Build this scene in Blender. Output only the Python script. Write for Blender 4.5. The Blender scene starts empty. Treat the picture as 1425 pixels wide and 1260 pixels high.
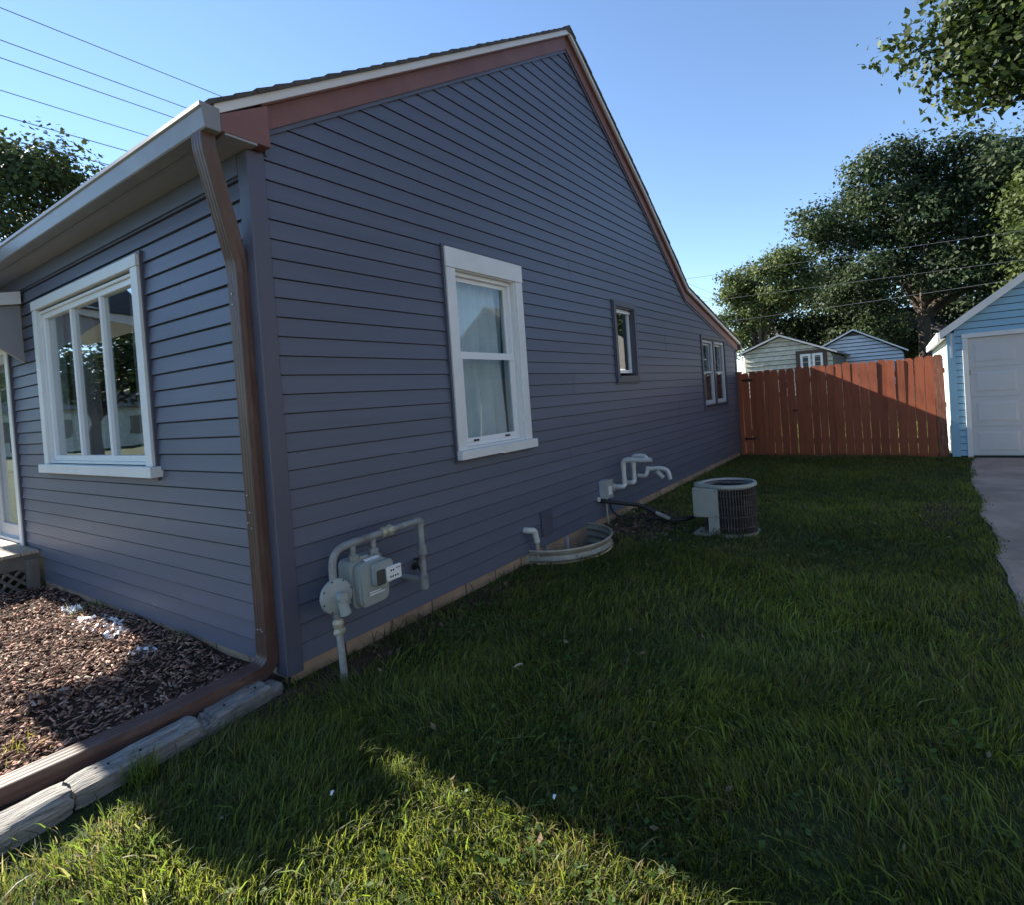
import bpy, bmesh, math, random
import numpy as np
from mathutils import Vector, Matrix, noise as mnoise

random.seed(7)
RNG = np.random.default_rng(11)
R = math.radians
scene = bpy.context.scene
C = scene.collection

# ------------------------------------------------------------------ camera
cam_d = bpy.data.cameras.new('camera')
cam_d.sensor_fit = 'HORIZONTAL'
cam_d.sensor_width = 36.0
cam_d.lens = 36.0 * 785.46 / 1425.0
cam_d.shift_x = -0.0036
cam_d.shift_y = -0.0422
cam_d.clip_start = 0.05
cam_d.clip_end = 2000
cam = bpy.data.objects.new('camera', cam_d)
C.objects.link(cam)
r_ = Vector((0.81930655, 0.56904787, -0.07015201))
u_ = Vector((0.04678647, 0.05559133, 0.99735682))
w_ = Vector((-0.57144361, 0.82042314, -0.0189226))
m = Matrix((r_, u_, -w_)).transposed().to_4x4()
m.translation = (3.0264, -1.8584, 1.5686)
cam.matrix_world = m
scene.camera = cam

# ------------------------------------------------------------------ sky, sun, exposure
SUN_EL = R(29.3)
SUN_DIR = Vector((-math.cos(SUN_EL), -0.034 * math.sin(SUN_EL), math.sin(SUN_EL))).normalized()
world = bpy.data.worlds.new('World')
scene.world = world
world.use_nodes = True
nt = world.node_tree
bg = nt.nodes['Background']
sky = nt.nodes.new('ShaderNodeTexSky')
sky.sky_type = 'NISHITA'
sky.sun_disc = False
sky.sun_elevation = SUN_EL
sky.sun_rotation = math.atan2(SUN_DIR.x, SUN_DIR.y)
sky.altitude = 1100
sky.air_density = 1.0
sky.dust_density = 0.0
sky.ozone_density = 2.8
nt.links.new(sky.outputs[0], bg.inputs[0])
bg.inputs[1].default_value = 0.085
sun_d = bpy.data.lights.new('sun', 'SUN')
sun_d.energy = 5.0
sun_d.angle = R(0.55)
sun_d.color = (1.0, 0.92, 0.79)
sun = bpy.data.objects.new('sun', sun_d)
C.objects.link(sun)
sun.rotation_euler = SUN_DIR.to_track_quat('Z', 'Y').to_euler()
scene.view_settings.view_transform = 'Standard'
scene.view_settings.look = 'None'
scene.view_settings.exposure = 1.7
scene.view_settings.gamma = 1.0
scene.view_settings.use_curve_mapping = False
scene.cycles.max_bounces = 5
scene.cycles.diffuse_bounces = 3
scene.cycles.glossy_bounces = 3
scene.cycles.transparent_max_bounces = 12

# ------------------------------------------------------------------ materials
def new_mat(name):
    mt = bpy.data.materials.new(name)
    mt.use_nodes = True
    n = mt.node_tree
    return mt, n, n.nodes['Principled BSDF']

def pm(name, col, rough=0.6, var=0.12, vscale=3.0, bump=0.0, bscale=60.0, stretch=(1, 1, 1),
       dirt=None, dirt_amt=0.5, dirt_scale=2.5, metal=0.0, spec=0.5, fine=0.0):
    mt, n, b = new_mat(name)
    N, L = n.nodes, n.links
    b.inputs['Roughness'].default_value = rough
    b.inputs['Metallic'].default_value = metal
    b.inputs['Specular IOR Level'].default_value = spec
    tc = N.new('ShaderNodeTexCoord')
    oi = N.new('ShaderNodeObjectInfo')
    add = N.new('ShaderNodeVectorMath'); add.operation = 'MULTIPLY_ADD'
    cmb = N.new('ShaderNodeCombineXYZ')
    mul = N.new('ShaderNodeMath'); mul.operation = 'MULTIPLY'; mul.inputs[1].default_value = 37.0
    L.new(oi.outputs['Random'], mul.inputs[0])
    for i in range(3):
        L.new(mul.outputs[0], cmb.inputs[i])
    L.new(tc.outputs['Object'], add.inputs[0])
    add.inputs[1].default_value = stretch
    L.new(cmb.outputs[0], add.inputs[2])
    nz = N.new('ShaderNodeTexNoise')
    nz.inputs['Scale'].default_value = vscale
    nz.inputs['Detail'].default_value = 6
    nz.inputs['Roughness'].default_value = 0.62
    L.new(add.outputs[0], nz.inputs['Vector'])
    ramp = N.new('ShaderNodeMapRange')
    ramp.inputs['From Min'].default_value = 0.3
    ramp.inputs['From Max'].default_value = 0.7
    ramp.inputs['To Min'].default_value = 1.0 - var
    ramp.inputs['To Max'].default_value = 1.0 + var
    L.new(nz.outputs['Fac'], ramp.inputs['Value'])
    rr = N.new('ShaderNodeMapRange')
    rr.inputs['To Min'].default_value = 1 - var * 0.5
    rr.inputs['To Max'].default_value = 1 + var * 0.5
    L.new(oi.outputs['Random'], rr.inputs['Value'])
    mm = N.new('ShaderNodeMath'); mm.operation = 'MULTIPLY'
    L.new(ramp.outputs[0], mm.inputs[0]); L.new(rr.outputs[0], mm.inputs[1])
    hs = N.new('ShaderNodeVectorMath'); hs.operation = 'SCALE'
    hs.inputs[0].default_value = col[:3]
    L.new(mm.outputs[0], hs.inputs['Scale'])
    out = hs.outputs[0]
    if dirt is not None:
        dn = N.new('ShaderNodeTexNoise')
        dn.inputs['Scale'].default_value = dirt_scale
        dn.inputs['Detail'].default_value = 8
        dn.inputs['Roughness'].default_value = 0.7
        L.new(add.outputs[0], dn.inputs['Vector'])
        dr = N.new('ShaderNodeMapRange')
        dr.inputs['From Min'].default_value = 0.48
        dr.inputs['From Max'].default_value = 0.72
        dr.inputs['To Max'].default_value = dirt_amt
        L.new(dn.outputs['Fac'], dr.inputs['Value'])
        mx = N.new('ShaderNodeMix'); mx.data_type = 'RGBA'
        L.new(dr.outputs[0], mx.inputs['Factor'])
        L.new(out, mx.inputs[6])
        mx.inputs[7].default_value = (*dirt, 1)
        out = mx.outputs[2]
    L.new(out, b.inputs['Base Color'])
    if bump > 0:
        bn = N.new('ShaderNodeTexNoise')
        bn.inputs['Scale'].default_value = bscale
        bn.inputs['Detail'].default_value = 4
        L.new(add.outputs[0], bn.inputs['Vector'])
        bp = N.new('ShaderNodeBump')
        bp.inputs['Strength'].default_value = bump
        bp.inputs['Distance'].default_value = 0.01
        L.new(bn.outputs['Fac'], bp.inputs['Height'])
        L.new(bp.outputs[0], b.inputs['Normal'])
    return mt

def leaf_mat(name, trans=0.35, rough=0.5, gloss=0.25, tv=1.5):
    mt = bpy.data.materials.new(name); mt.use_nodes = True
    n = mt.node_tree; N, L = n.nodes, n.links
    N.clear()
    o = N.new('ShaderNodeOutputMaterial')
    at = N.new('ShaderNodeAttribute'); at.attribute_name = 'Col'
    pb = N.new('ShaderNodeBsdfPrincipled')
    pb.inputs['Roughness'].default_value = rough
    pb.inputs['Specular IOR Level'].default_value = gloss
    tr = N.new('ShaderNodeBsdfTranslucent')
    hs = N.new('ShaderNodeHueSaturation'); hs.inputs['Saturation'].default_value = 1.1; hs.inputs['Value'].default_value = tv
    L.new(at.outputs['Color'], hs.inputs['Color'])
    L.new(at.outputs['Color'], pb.inputs['Base Color'])
    L.new(hs.outputs[0], tr.inputs['Color'])
    mx = N.new('ShaderNodeMixShader'); mx.inputs[0].default_value = trans
    L.new(pb.outputs[0], mx.inputs[1]); L.new(tr.outputs[0], mx.inputs[2])
    L.new(mx.outputs[0], o.inputs[0])
    return mt

def glass_mat(name, tint=(0.85, 0.9, 0.9), base=0.05):
    mt = bpy.data.materials.new(name); mt.use_nodes = True
    n = mt.node_tree; N, L = n.nodes, n.links
    N.clear()
    o = N.new('ShaderNodeOutputMaterial')
    t = N.new('ShaderNodeBsdfTransparent'); t.inputs[0].default_value = (*tint, 1)
    g = N.new('ShaderNodeBsdfGlossy'); g.inputs['Roughness'].default_value = 0.015
    g.inputs['Color'].default_value = (0.95, 0.97, 1, 1)
    f = N.new('ShaderNodeLayerWeight'); f.inputs['Blend'].default_value = 0.5
    pw = N.new('ShaderNodeMath'); pw.operation = 'POWER'; pw.inputs[1].default_value = 4.0
    L.new(f.outputs['Facing'], pw.inputs[0])
    a = N.new('ShaderNodeMath'); a.operation = 'MULTIPLY_ADD'; a.inputs[1].default_value = 1.0 - base; a.inputs[2].default_value = base; a.use_clamp = True
    L.new(pw.outputs[0], a.inputs[0])
    nz = N.new('ShaderNodeTexNoise'); nz.inputs['Scale'].default_value = 2.5
    tc = N.new('ShaderNodeTexCoord'); L.new(tc.outputs['Object'], nz.inputs['Vector'])
    bp = N.new('ShaderNodeBump'); bp.inputs['Strength'].default_value = 0.05; bp.inputs['Distance'].default_value = 0.02
    L.new(nz.outputs[0], bp.inputs['Height']); L.new(bp.outputs[0], g.inputs['Normal'])
    mx = N.new('ShaderNodeMixShader')
    L.new(a.outputs[0], mx.inputs[0]); L.new(t.outputs[0], mx.inputs[1]); L.new(g.outputs[0], mx.inputs[2])
    L.new(mx.outputs[0], o.inputs[0])
    return mt

M = {}
M['siding'] = pm('slate_blue_vinyl', (0.096, 0.108, 0.152), 0.42, 0.09, 1.3, bump=0.10, bscale=55, stretch=(1, 0.12, 6), spec=0.45)
M['siding_front'] = pm('slate_blue_vinyl_front', (0.096, 0.108, 0.152), 0.42, 0.09, 1.3, bump=0.10, bscale=55, stretch=(0.12, 1, 6), spec=0.45)
M['post'] = pm('slate_corner_post', (0.078, 0.080, 0.112), 0.45, 0.06, 1.3, bump=0.06, bscale=50)
M['shaded_sheathing'] = pm('shaded_sheathing', (0.034, 0.035, 0.044), 0.9)  # darkened so the gaps between courses read as shadow lines
M['white'] = pm('white_painted_wood', (0.70, 0.72, 0.71), 0.45, 0.05, 2, bump=0.04, bscale=90, dirt=(0.42, 0.42, 0.40), dirt_amt=0.25)
M['vinyl_white'] = pm('white_vinyl', (0.74, 0.76, 0.77), 0.3, 0.03, 2)
M['darktrim'] = pm('dark_trim', (0.075, 0.078, 0.105), 0.45, 0.08, 4)
M['greyframe'] = pm('grey_aluminium', (0.42, 0.44, 0.46), 0.4, 0.08, 6)
M['red'] = pm('faded_red_brown_paint', (0.185, 0.086, 0.076), 0.6, 0.16, 3, bump=0.08, bscale=40, dirt=(0.17, 0.10, 0.10), dirt_amt=0.5)
M['fascia'] = pm('grey_white_fascia', (0.62, 0.62, 0.60), 0.45, 0.07, 2.5, dirt=(0.4, 0.38, 0.36), dirt_amt=0.35)
M['shingle'] = pm('asphalt_shingle', (0.075, 0.068, 0.062), 0.95, 0.3, 30, bump=0.5, bscale=180)
M['gutter'] = pm('gutter_taupe', (0.21, 0.205, 0.205), 0.35, 0.05, 1.5, dirt=(0.45, 0.43, 0.4), dirt_amt=0.3)
M['soffit'] = pm('soffit_grey', (0.26, 0.265, 0.285), 0.5, 0.05, 2)
M['spout'] = pm('brown_spout_paint', (0.082, 0.047, 0.040), 0.38, 0.10, 3, bump=0.03, bscale=60, stretch=(3, 3, 0.8), dirt=(0.18, 0.13, 0.115), dirt_amt=0.35, dirt_scale=6)
M['spout_ext'] = pm('brown_spout_dusty', (0.090, 0.050, 0.041), 0.5, 0.12, 4, bump=0.03, bscale=60, stretch=(3, 1, 3), dirt=(0.19, 0.14, 0.12), dirt_amt=0.5, dirt_scale=5)
M['found'] = pm('stained_concrete_block', (0.34, 0.24, 0.16), 0.9, 0.22, 5, bump=0.4, bscale=60, dirt=(0.15, 0.115, 0.08), dirt_amt=0.7, dirt_scale=4)
M['glass'] = glass_mat('window_glass', base=0.035)
M['glass_dark'] = glass_mat('reflective_glass', base=0.16)
M['glass_front'] = glass_mat('front_window_glass', base=0.2)
M['room'] = pm('room_dark', (0.10, 0.095, 0.09), 0.9)
M['curtain'] = pm('sheer_curtain', (0.70, 0.71, 0.73), 0.9, 0.08, 6)
M['curtain_pink'] = pm('mauve_curtain', (0.36, 0.29, 0.28), 0.9, 0.1, 6)
M['blind'] = pm('cream_blind', (0.55, 0.5, 0.42), 0.7)
M['pipe'] = pm('grey_gas_pipe_paint', (0.25, 0.26, 0.255), 0.55, 0.2, 14, bump=0.15, bscale=90, dirt=(0.10, 0.07, 0.055), dirt_amt=0.8, dirt_scale=9)
M['meter'] = pm('meter_grey_paint', (0.29, 0.325, 0.315), 0.45, 0.08, 6, bump=0.03, dirt=(0.2, 0.2, 0.18), dirt_amt=0.4, dirt_scale=5)
M['meter_dark'] = pm('meter_dark_glass', (0.07, 0.065, 0.06), 0.25, 0.1, 6)
M['plate'] = pm('index_plate', (0.74, 0.75, 0.74), 0.4, 0.03)
M['ink'] = pm('black_ink', (0.012, 0.012, 0.013), 0.6, 0.02)
M['brass'] = pm('tarnished_valve', (0.40, 0.37, 0.27), 0.5, 0.2, 20, metal=0.3)
M['galv'] = pm('galvanised_steel', (0.38, 0.36, 0.30), 0.5, 0.18, 9, bump=0.05, dirt=(0.22, 0.16, 0.1), dirt_amt=0.6, dirt_scale=7, metal=0.25)
M['pvc'] = pm('white_pvc', (0.62, 0.62, 0.58), 0.35, 0.06, 8, dirt=(0.4, 0.38, 0.33), dirt_amt=0.4, dirt_scale=8)
M['black'] = pm('black_rubber', (0.014, 0.014, 0.016), 0.55, 0.2, 15)
M['screw'] = pm('bright_screw', (0.75, 0.75, 0.75), 0.3, 0.02, metal=0.6)
M['ac_cream'] = pm('cream_enamel', (0.33, 0.34, 0.31), 0.4, 0.06, 6, dirt=(0.3, 0.27, 0.2), dirt_amt=0.35, dirt_scale=7)
M['ac_brown'] = pm('brown_louvre', (0.060, 0.045, 0.042), 0.5, 0.3, 12, dirt=(0.30, 0.26, 0.2), dirt_amt=0.45, dirt_scale=9)
M['ac_dark'] = pm('coil_dark', (0.02, 0.018, 0.018), 0.6)
M['fence'] = pm('redwood_stain', (0.32, 0.085, 0.036), 0.75, 0.34, 3.5, bump=0.25, bscale=40, stretch=(7, 7, 0.6), dirt=(0.14, 0.045, 0.028), dirt_amt=0.55, dirt_scale=3.5)
M['fence_old'] = pm('redwood_worn', (0.25, 0.095, 0.055), 0.8, 0.3, 5, bump=0.3, bscale=40, stretch=(6, 6, 0.8), dirt=(0.33, 0.2, 0.14), dirt_amt=0.7, dirt_scale=5)
M['hinge'] = pm('black_iron', (0.01, 0.01, 0.01), 0.5)
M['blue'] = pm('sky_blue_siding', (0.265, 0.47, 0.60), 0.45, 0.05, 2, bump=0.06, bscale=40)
M['blue_lit'] = pm('sky_blue_siding_sunlit', (0.60, 0.64, 0.64), 0.5, 0.06, 2)  # paler copy of the garage blue, sunlight painted into the side wall
M['gdoor'] = pm('garage_door_white', (0.58, 0.60, 0.60), 0.45, 0.05, 2, dirt=(0.45, 0.44, 0.42), dirt_amt=0.3)
M['conc'] = pm('driveway_concrete', (0.42, 0.30, 0.225), 0.92, 0.22, 2.2, bump=0.35, bscale=90, dirt=(0.12, 0.105, 0.095), dirt_amt=0.6, dirt_scale=1.4)
M['shed'] = pm('peeling_cream_paint', (0.52, 0.51, 0.42), 0.85, 0.2, 4, bump=0.3, bscale=30, dirt=(0.24, 0.22, 0.18), dirt_amt=0.6, dirt_scale=7)
M['shed_gap_shade'] = pm('shed_course_shade', (0.10, 0.10, 0.095), 0.9)  # dark backing that paints the shade under each shed course
M['shed_dark'] = pm('brown_window_trim', (0.07, 0.045, 0.035), 0.7)
M['tin'] = pm('pale_blue_siding', (0.62, 0.65, 0.66), 0.5, 0.08, 3)
M['roof_far'] = pm('far_roof', (0.13, 0.12, 0.11), 0.95, 0.25, 12)
M['timber'] = pm('weathered_timber', (0.265, 0.255, 0.235), 0.92, 0.5, 7, bump=1.0, bscale=13, stretch=(9, 0.7, 9), dirt=(0.10, 0.095, 0.085), dirt_amt=0.6, dirt_scale=6)
M['deck'] = pm('sunbleached_deck', (0.42, 0.34, 0.26), 0.85, 0.2, 6, bump=0.3, bscale=40, stretch=(0.6, 6, 6))
M['lattice'] = pm('brown_lattice', (0.16, 0.14, 0.12), 0.85, 0.2, 6)
M['mat'] = pm('doormat_grey', (0.16, 0.15, 0.14), 0.95, 0.2, 40, bump=0.5, bscale=120)
M['bark'] = pm('tree_bark', (0.085, 0.065, 0.05), 0.95, 0.35, 4, bump=0.9, bscale=14, stretch=(3, 3, 0.7))
M['film'] = pm('plastic_film', (0.72, 0.73, 0.76), 0.25, 0.06, 9)
M['litter'] = pm('white_litter', (0.75, 0.76, 0.78), 0.5, 0.03)
M['wire'] = pm('power_wire', (0.16, 0.17, 0.19), 0.6, 0.02)
M['leaf'] = leaf_mat('tree_leaves', 0.24, 0.6, 0.2, 1.5)
M['grass'] = leaf_mat('grass_blades', 0.46, 0.5, 0.25, 2.1)
M['chips'] = leaf_mat('bark_chips', 0.0, 0.85, 0.2)

def soil_mat(name, c1, c2, c3, s=6):
    mt, n, b = new_mat(name)
    N, L = n.nodes, n.links
    tc = N.new('ShaderNodeTexCoord')
    a = N.new('ShaderNodeTexNoise'); a.inputs['Scale'].default_value = s; a.inputs['Detail'].default_value = 10; a.inputs['Roughness'].default_value = 0.75
    L.new(tc.outputs['Object'], a.inputs['Vector'])
    cr = N.new('ShaderNodeValToRGB')
    cr.color_ramp.elements[0].position = 0.32; cr.color_ramp.elements[0].color = (*c1, 1)
    cr.color_ramp.elements[1].position = 0.70; cr.color_ramp.elements[1].color = (*c3, 1)
    e = cr.color_ramp.elements.new(0.5); e.color = (*c2, 1)
    L.new(a.outputs['Fac'], cr.inputs[0]); L.new(cr.outputs[0], b.inputs['Base Color'])
    b.inputs['Roughness'].default_value = 0.95
    b.inputs['Specular IOR Level'].default_value = 0.1
    bn = N.new('ShaderNodeTexNoise'); bn.inputs['Scale'].default_value = 45; bn.inputs['Detail'].default_value = 6
    L.new(tc.outputs['Object'], bn.inputs['Vector'])
    bp = N.new('ShaderNodeBump'); bp.inputs['Strength'].default_value = 0.9; bp.inputs['Distance'].default_value = 0.03
    L.new(bn.outputs['Fac'], bp.inputs['Height']); L.new(bp.outputs[0], b.inputs['Normal'])
    return mt
M['ground'] = soil_mat('turf_soil', (0.035, 0.04, 0.018), (0.045, 0.062, 0.022), (0.07, 0.085, 0.03))
M['mulch'] = soil_mat('mulch_soil', (0.03, 0.02, 0.015), (0.06, 0.04, 0.03), (0.10, 0.07, 0.05), 18)
M['soil'] = soil_mat('bare_dirt', (0.045, 0.03, 0.022), (0.075, 0.05, 0.036), (0.12, 0.085, 0.06), 14)
M['neigh'] = pm('brown_siding', (0.135, 0.122, 0.112), 0.8, 0.1, 3)
M['gravel'] = soil_mat('well_floor', (0.05, 0.045, 0.04), (0.08, 0.07, 0.06), (0.13, 0.11, 0.09), 30)

# ------------------------------------------------------------------ building helpers
ORIG = {}
def tag(o, label=None, cat=None, group=None, kind=None):
    if label: o['label'] = label
    if cat: o['category'] = cat
    if group: o['group'] = group
    if kind: o['kind'] = kind
    return o

def thing(name, loc, label, cat, group=None):
    o = bpy.data.objects.new(name, None)
    o.empty_display_size = 0.2
    o.location = loc
    C.objects.link(o)
    ORIG[o] = Vector(loc)
    return tag(o, label, cat, group)

def link(name, me, parent=None, loc=(0, 0, 0)):
    o = bpy.data.objects.new(name, me)
    C.objects.link(o)
    o.location = loc
    if parent is not None:
        o.parent = parent
        ORIG[o] = ORIG[parent]
    else:
        ORIG[o] = Vector(loc)
    return o

class MB:
    def __init__(s, T=None):
        s.v = []; s.f = []; s.T = T
    def add(s, vs, fs):
        k = len(s.v)
        if s.T: vs = [s.T(*p) for p in vs]
        s.v += [tuple(p) for p in vs]
        s.f += [tuple(k + i for i in f) for f in fs]
        return s
    def box(s, x0, x1, y0, y1, z0, z1):
        return s.add([(x0, y0, z0), (x1, y0, z0), (x1, y1, z0), (x0, y1, z0), (x0, y0, z1), (x1, y0, z1), (x1, y1, z1), (x0, y1, z1)],
                     [(0, 3, 2, 1), (4, 5, 6, 7), (0, 1, 5, 4), (1, 2, 6, 5), (2, 3, 7, 6), (3, 0, 4, 7)])
    def hexa(s, p):   # 8 points, bottom ring then top ring
        return s.add(p, [(0, 3, 2, 1), (4, 5, 6, 7), (0, 1, 5, 4), (1, 2, 6, 5), (2, 3, 7, 6), (3, 0, 4, 7)])
    def prism(s, pts, d):   # polygon extruded by vector d
        n = len(pts); d = Vector(d)
        a = [Vector(p) for p in pts]; b = [p + d for p in a]
        return s.add(a + b, [tuple(range(n))[::-1], tuple(range(n, 2 * n))] + [(i, (i + 1) % n, n + (i + 1) % n, n + i) for i in range(n)])
    def sweep(s, path, prof, up=(0, 0, 1), scales=None, cap=True, jitter=0.0):
        path = [Vector(p) for p in path]; n = len(prof); base = []
        ref = Vector(up)
        for i, p in enumerate(path):
            t = (path[min(i + 1, len(path) - 1)] - path[max(i - 1, 0)]).normalized()
            side = t.cross(ref)
            if side.length < 1e-4: side = t.orthogonal()
            side.normalize(); nn = side.cross(t).normalized()
            ref = nn
            k = scales[i] if scales else 1.0
            for (a, b) in prof:
                q = p + side * a * k + nn * b * k
                if jitter: q += Vector((random.uniform(-1, 1), random.uniform(-1, 1), random.uniform(-1, 1))) * jitter
                base.append(q)
        fs = []
        for i in range(len(path) - 1):
            for j in range(n):
                fs.append((i * n + j, i * n + (j + 1) % n, (i + 1) * n + (j + 1) % n, (i + 1) * n + j))
        if cap:
            fs.append(tuple(range(n))[::-1]); fs.append(tuple((len(path) - 1) * n + j for j in range(n)))
        return s.add(base, fs)
    def tube(s, path, r, k=12, scales=None, cap=True):
        return s.sweep(path, [(r * math.cos(2 * math.pi * i / k), r * math.sin(2 * math.pi * i / k)) for i in range(k)], (0.013, 0.021, 1), scales, cap)
    def disc(s, c, axis, r, h, k=24):
        c = Vector(c); a = Vector(axis).normalized()
        return s.tube([c, c + a * h], r, k)
    def build(s, name, mat, parent=None, smooth=False, bevel=0.0, recalc=True, loc=None, seg=1):
        o3 = ORIG[parent] if parent is not None else Vector(loc or (0, 0, 0))
        me = bpy.data.meshes.new(name)
        me.from_pydata([(a - o3.x, b - o3.y, c - o3.z) for a, b, c in s.v], [], s.f)
        if recalc or bevel:
            bm = bmesh.new(); bm.from_mesh(me)
            bmesh.ops.recalc_face_normals(bm, faces=bm.faces)
            if bevel:
                eds = [e for e in bm.edges if len(e.link_faces) == 2 and e.calc_face_angle(0) > 0.6]
                bmesh.ops.bevel(bm, geom=eds, offset=bevel, segments=seg, affect='EDGES', clamp_overlap=True)
            bm.to_mesh(me); bm.free()
        if smooth:
            me.polygons.foreach_set('use_smooth', [True] * len(me.polygons))
            try: me.set_sharp_from_angle(angle=R(38))
            except Exception: pass
        me.materials.append(mat)
        return link(name, me, parent, o3 if parent is None else (0, 0, 0))

def np_mesh(name, V, faces, mat, col=None, smooth=False):
    me = bpy.data.meshes.new(name)
    V = np.asarray(V, np.float32)
    me.vertices.add(len(V)); me.vertices.foreach_set('co', V.ravel())
    tot = np.concatenate([np.full(len(f), f.shape[1], np.int32) for f in faces])
    idx = np.concatenate([f.ravel() for f in faces]).astype(np.int32)
    me.loops.add(len(idx)); me.loops.foreach_set('vertex_index', idx)
    me.polygons.add(len(tot))
    st = np.concatenate([[0], np.cumsum(tot)[:-1]]).astype(np.int32)
    me.polygons.foreach_set('loop_start', st)
    me.polygons.foreach_set('loop_total', tot)
    if smooth: me.polygons.foreach_set('use_smooth', np.ones(len(tot), bool))
    me.update(calc_edges=True)
    if col is not None:
        ca = me.color_attributes.new('Col', 'FLOAT_COLOR', 'POINT')
        c4 = np.ones((len(V), 4), np.float32); c4[:, :3] = col
        ca.data.foreach_set('color', c4.ravel())
    me.materials.append(mat)
    return me

def arc(c, a, b, r, a0, a1, n=6):
    """points on an arc round c in the plane of unit vectors a, b"""
    c = Vector(c); a = Vector(a); b = Vector(b)
    return [c + a * r * math.cos(t) + b * r * math.sin(t) for t in [a0 + (a1 - a0) * i / n for i in range(n + 1)]]

def bent(pts, r, n=5):
    """polyline with its inner corners rounded by radius r"""
    pts = [Vector(p) for p in pts]; out = [pts[0]]
    for i in range(1, len(pts) - 1):
        p = pts[i]; d0 = (pts[i - 1] - p); d1 = (pts[i + 1] - p)
        k = min(r, d0.length * 0.49, d1.length * 0.49)
        A = p + d0.normalized() * k; B = p + d1.normalized() * k
        for j in range(n + 1):
            t = j / n
            out.append(A * (1 - t) ** 2 + p * 2 * t * (1 - t) + B * t * t)
    out.append(pts[-1]); return out

def vnoise(x, y, s=1.0, seed=0.0):
    """smooth value noise on arrays"""
    x = np.asarray(x) * s + seed * 17.3; y = np.asarray(y) * s + seed * 9.1
    xi = np.floor(x).astype(int); yi = np.floor(y).astype(int); fx = x - xi; fy = y - yi
    fx = fx * fx * (3 - 2 * fx); fy = fy * fy * (3 - 2 * fy)
    def h(a, b):
        n = np.sin(a * 127.1 + b * 311.7 + seed * 3.7) * 43758.5453
        return n - np.floor(n)
    return (h(xi, yi) * (1 - fx) + h(xi + 1, yi) * fx) * (1 - fy) + (h(xi, yi + 1) * (1 - fx) + h(xi + 1, yi + 1) * fx) * fy

# ================================================================== SETTING
# ground: one sheet to the horizon with a hole where the window well is sunk
WY, WA, WB = 3.12, 0.60, 0.52      # well centre along the wall, half width, projection
def ground():
    mb = MB(); B = 600.0
    x0, x1, y0, y1 = -0.02, 1.0, 2.2, 4.05
    mb.add([(-B, -B, 0), (B, -B, 0), (B, y0, 0), (-B, y0, 0)], [(0, 1, 2, 3)])
    mb.add([(-B, y1, 0), (B, y1, 0), (B, B, 0), (-B, B, 0)], [(0, 1, 2, 3)])
    mb.add([(-B, y0, 0), (x0, y0, 0), (x0, y1, 0), (-B, y1, 0)], [(0, 1, 2, 3)])
    mb.add([(x1, y0, 0), (B, y0, 0), (B, y1, 0), (x1, y1, 0)], [(0, 1, 2, 3)])
    K = 32; inn = []; out = []
    for i in range(K + 1):
        t = -math.pi / 2 + math.pi * i / K
        c, s = math.cos(t), math.sin(t)
        inn.append((WB * 1.02 * c, WY + WA * 1.02 * s, 0))
        k = 1e9
        if c > 1e-6: k = min(k, x1 / (c))
        if s > 1e-6: k = min(k, (y1 - WY) / s)
        if s < -1e-6: k = min(k, (y0 - WY) / s)
        out.append((max(k * c, 0), WY + k * s, 0))
    # snap the corners of the surrounding rectangle
    for cx, cy in ((x1, y0), (x1, y1)):
        j = min(range(K + 1), key=lambda q: (out[q][0] - cx) ** 2 + (out[q][1] - cy) ** 2)
        out[j] = (cx, cy, 0)
    mb.add(inn + out, [(i, K + 1 + i, K + 2 + i, i + 1) for i in range(K)])
    o = mb.build('ground', M['ground'], recalc=False)
    return tag(o, 'turf and soil of the side yard', kind='structure')
ground()

def driveway():
    def edge(y):
        e = 3.44 + 0.032 * y + 0.06 * (mnoise.noise(Vector((0.3, y * 1.1, 0))) + 0.5 * mnoise.noise(Vector((3.3, y * 3.7, 0))))
        return e + (y - 8.8) * 0.06 if y > 8.8 else e
    root = None
    brk = [-8.0, -5.0, -2.0, 1.0, 4.0, 7.0, 10.37]
    for a, b in zip(brk[:-1], brk[1:]):
        n = int((b - a) / .2); ys = [a + .006 + (b - a - .012) * i / n for i in range(n + 1)]
        for side in (0, 1):
            vs = []; fs = []; dz = random.uniform(-.003, .003)
            for y in ys:
                x0, x1 = (edge(y), 5.19) if side == 0 else (5.205, 6.9)
                vs += [(x0, y, -0.05), (x0, y, 0.010 + dz), (x0 + 0.03, y, 0.018 + dz), (x1 - .01, y, 0.02 + dz), (x1, y, .013 + dz), (x1, y, -0.05)]
            for i in range(n):
                for j in range(5): fs.append((i * 6 + j, i * 6 + j + 1, i * 6 + 6 + j + 1, i * 6 + 6 + j))
            fs += [(0, 1, 2, 3, 4, 5), tuple(n * 6 + q for q in range(6))]
            mb = MB(); mb.add(vs, fs)
            if root is None: root = tag(mb.build('driveway', M['conc']), kind='structure')
            else: mb.build('slab', M['conc'], root)
driveway()

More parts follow.
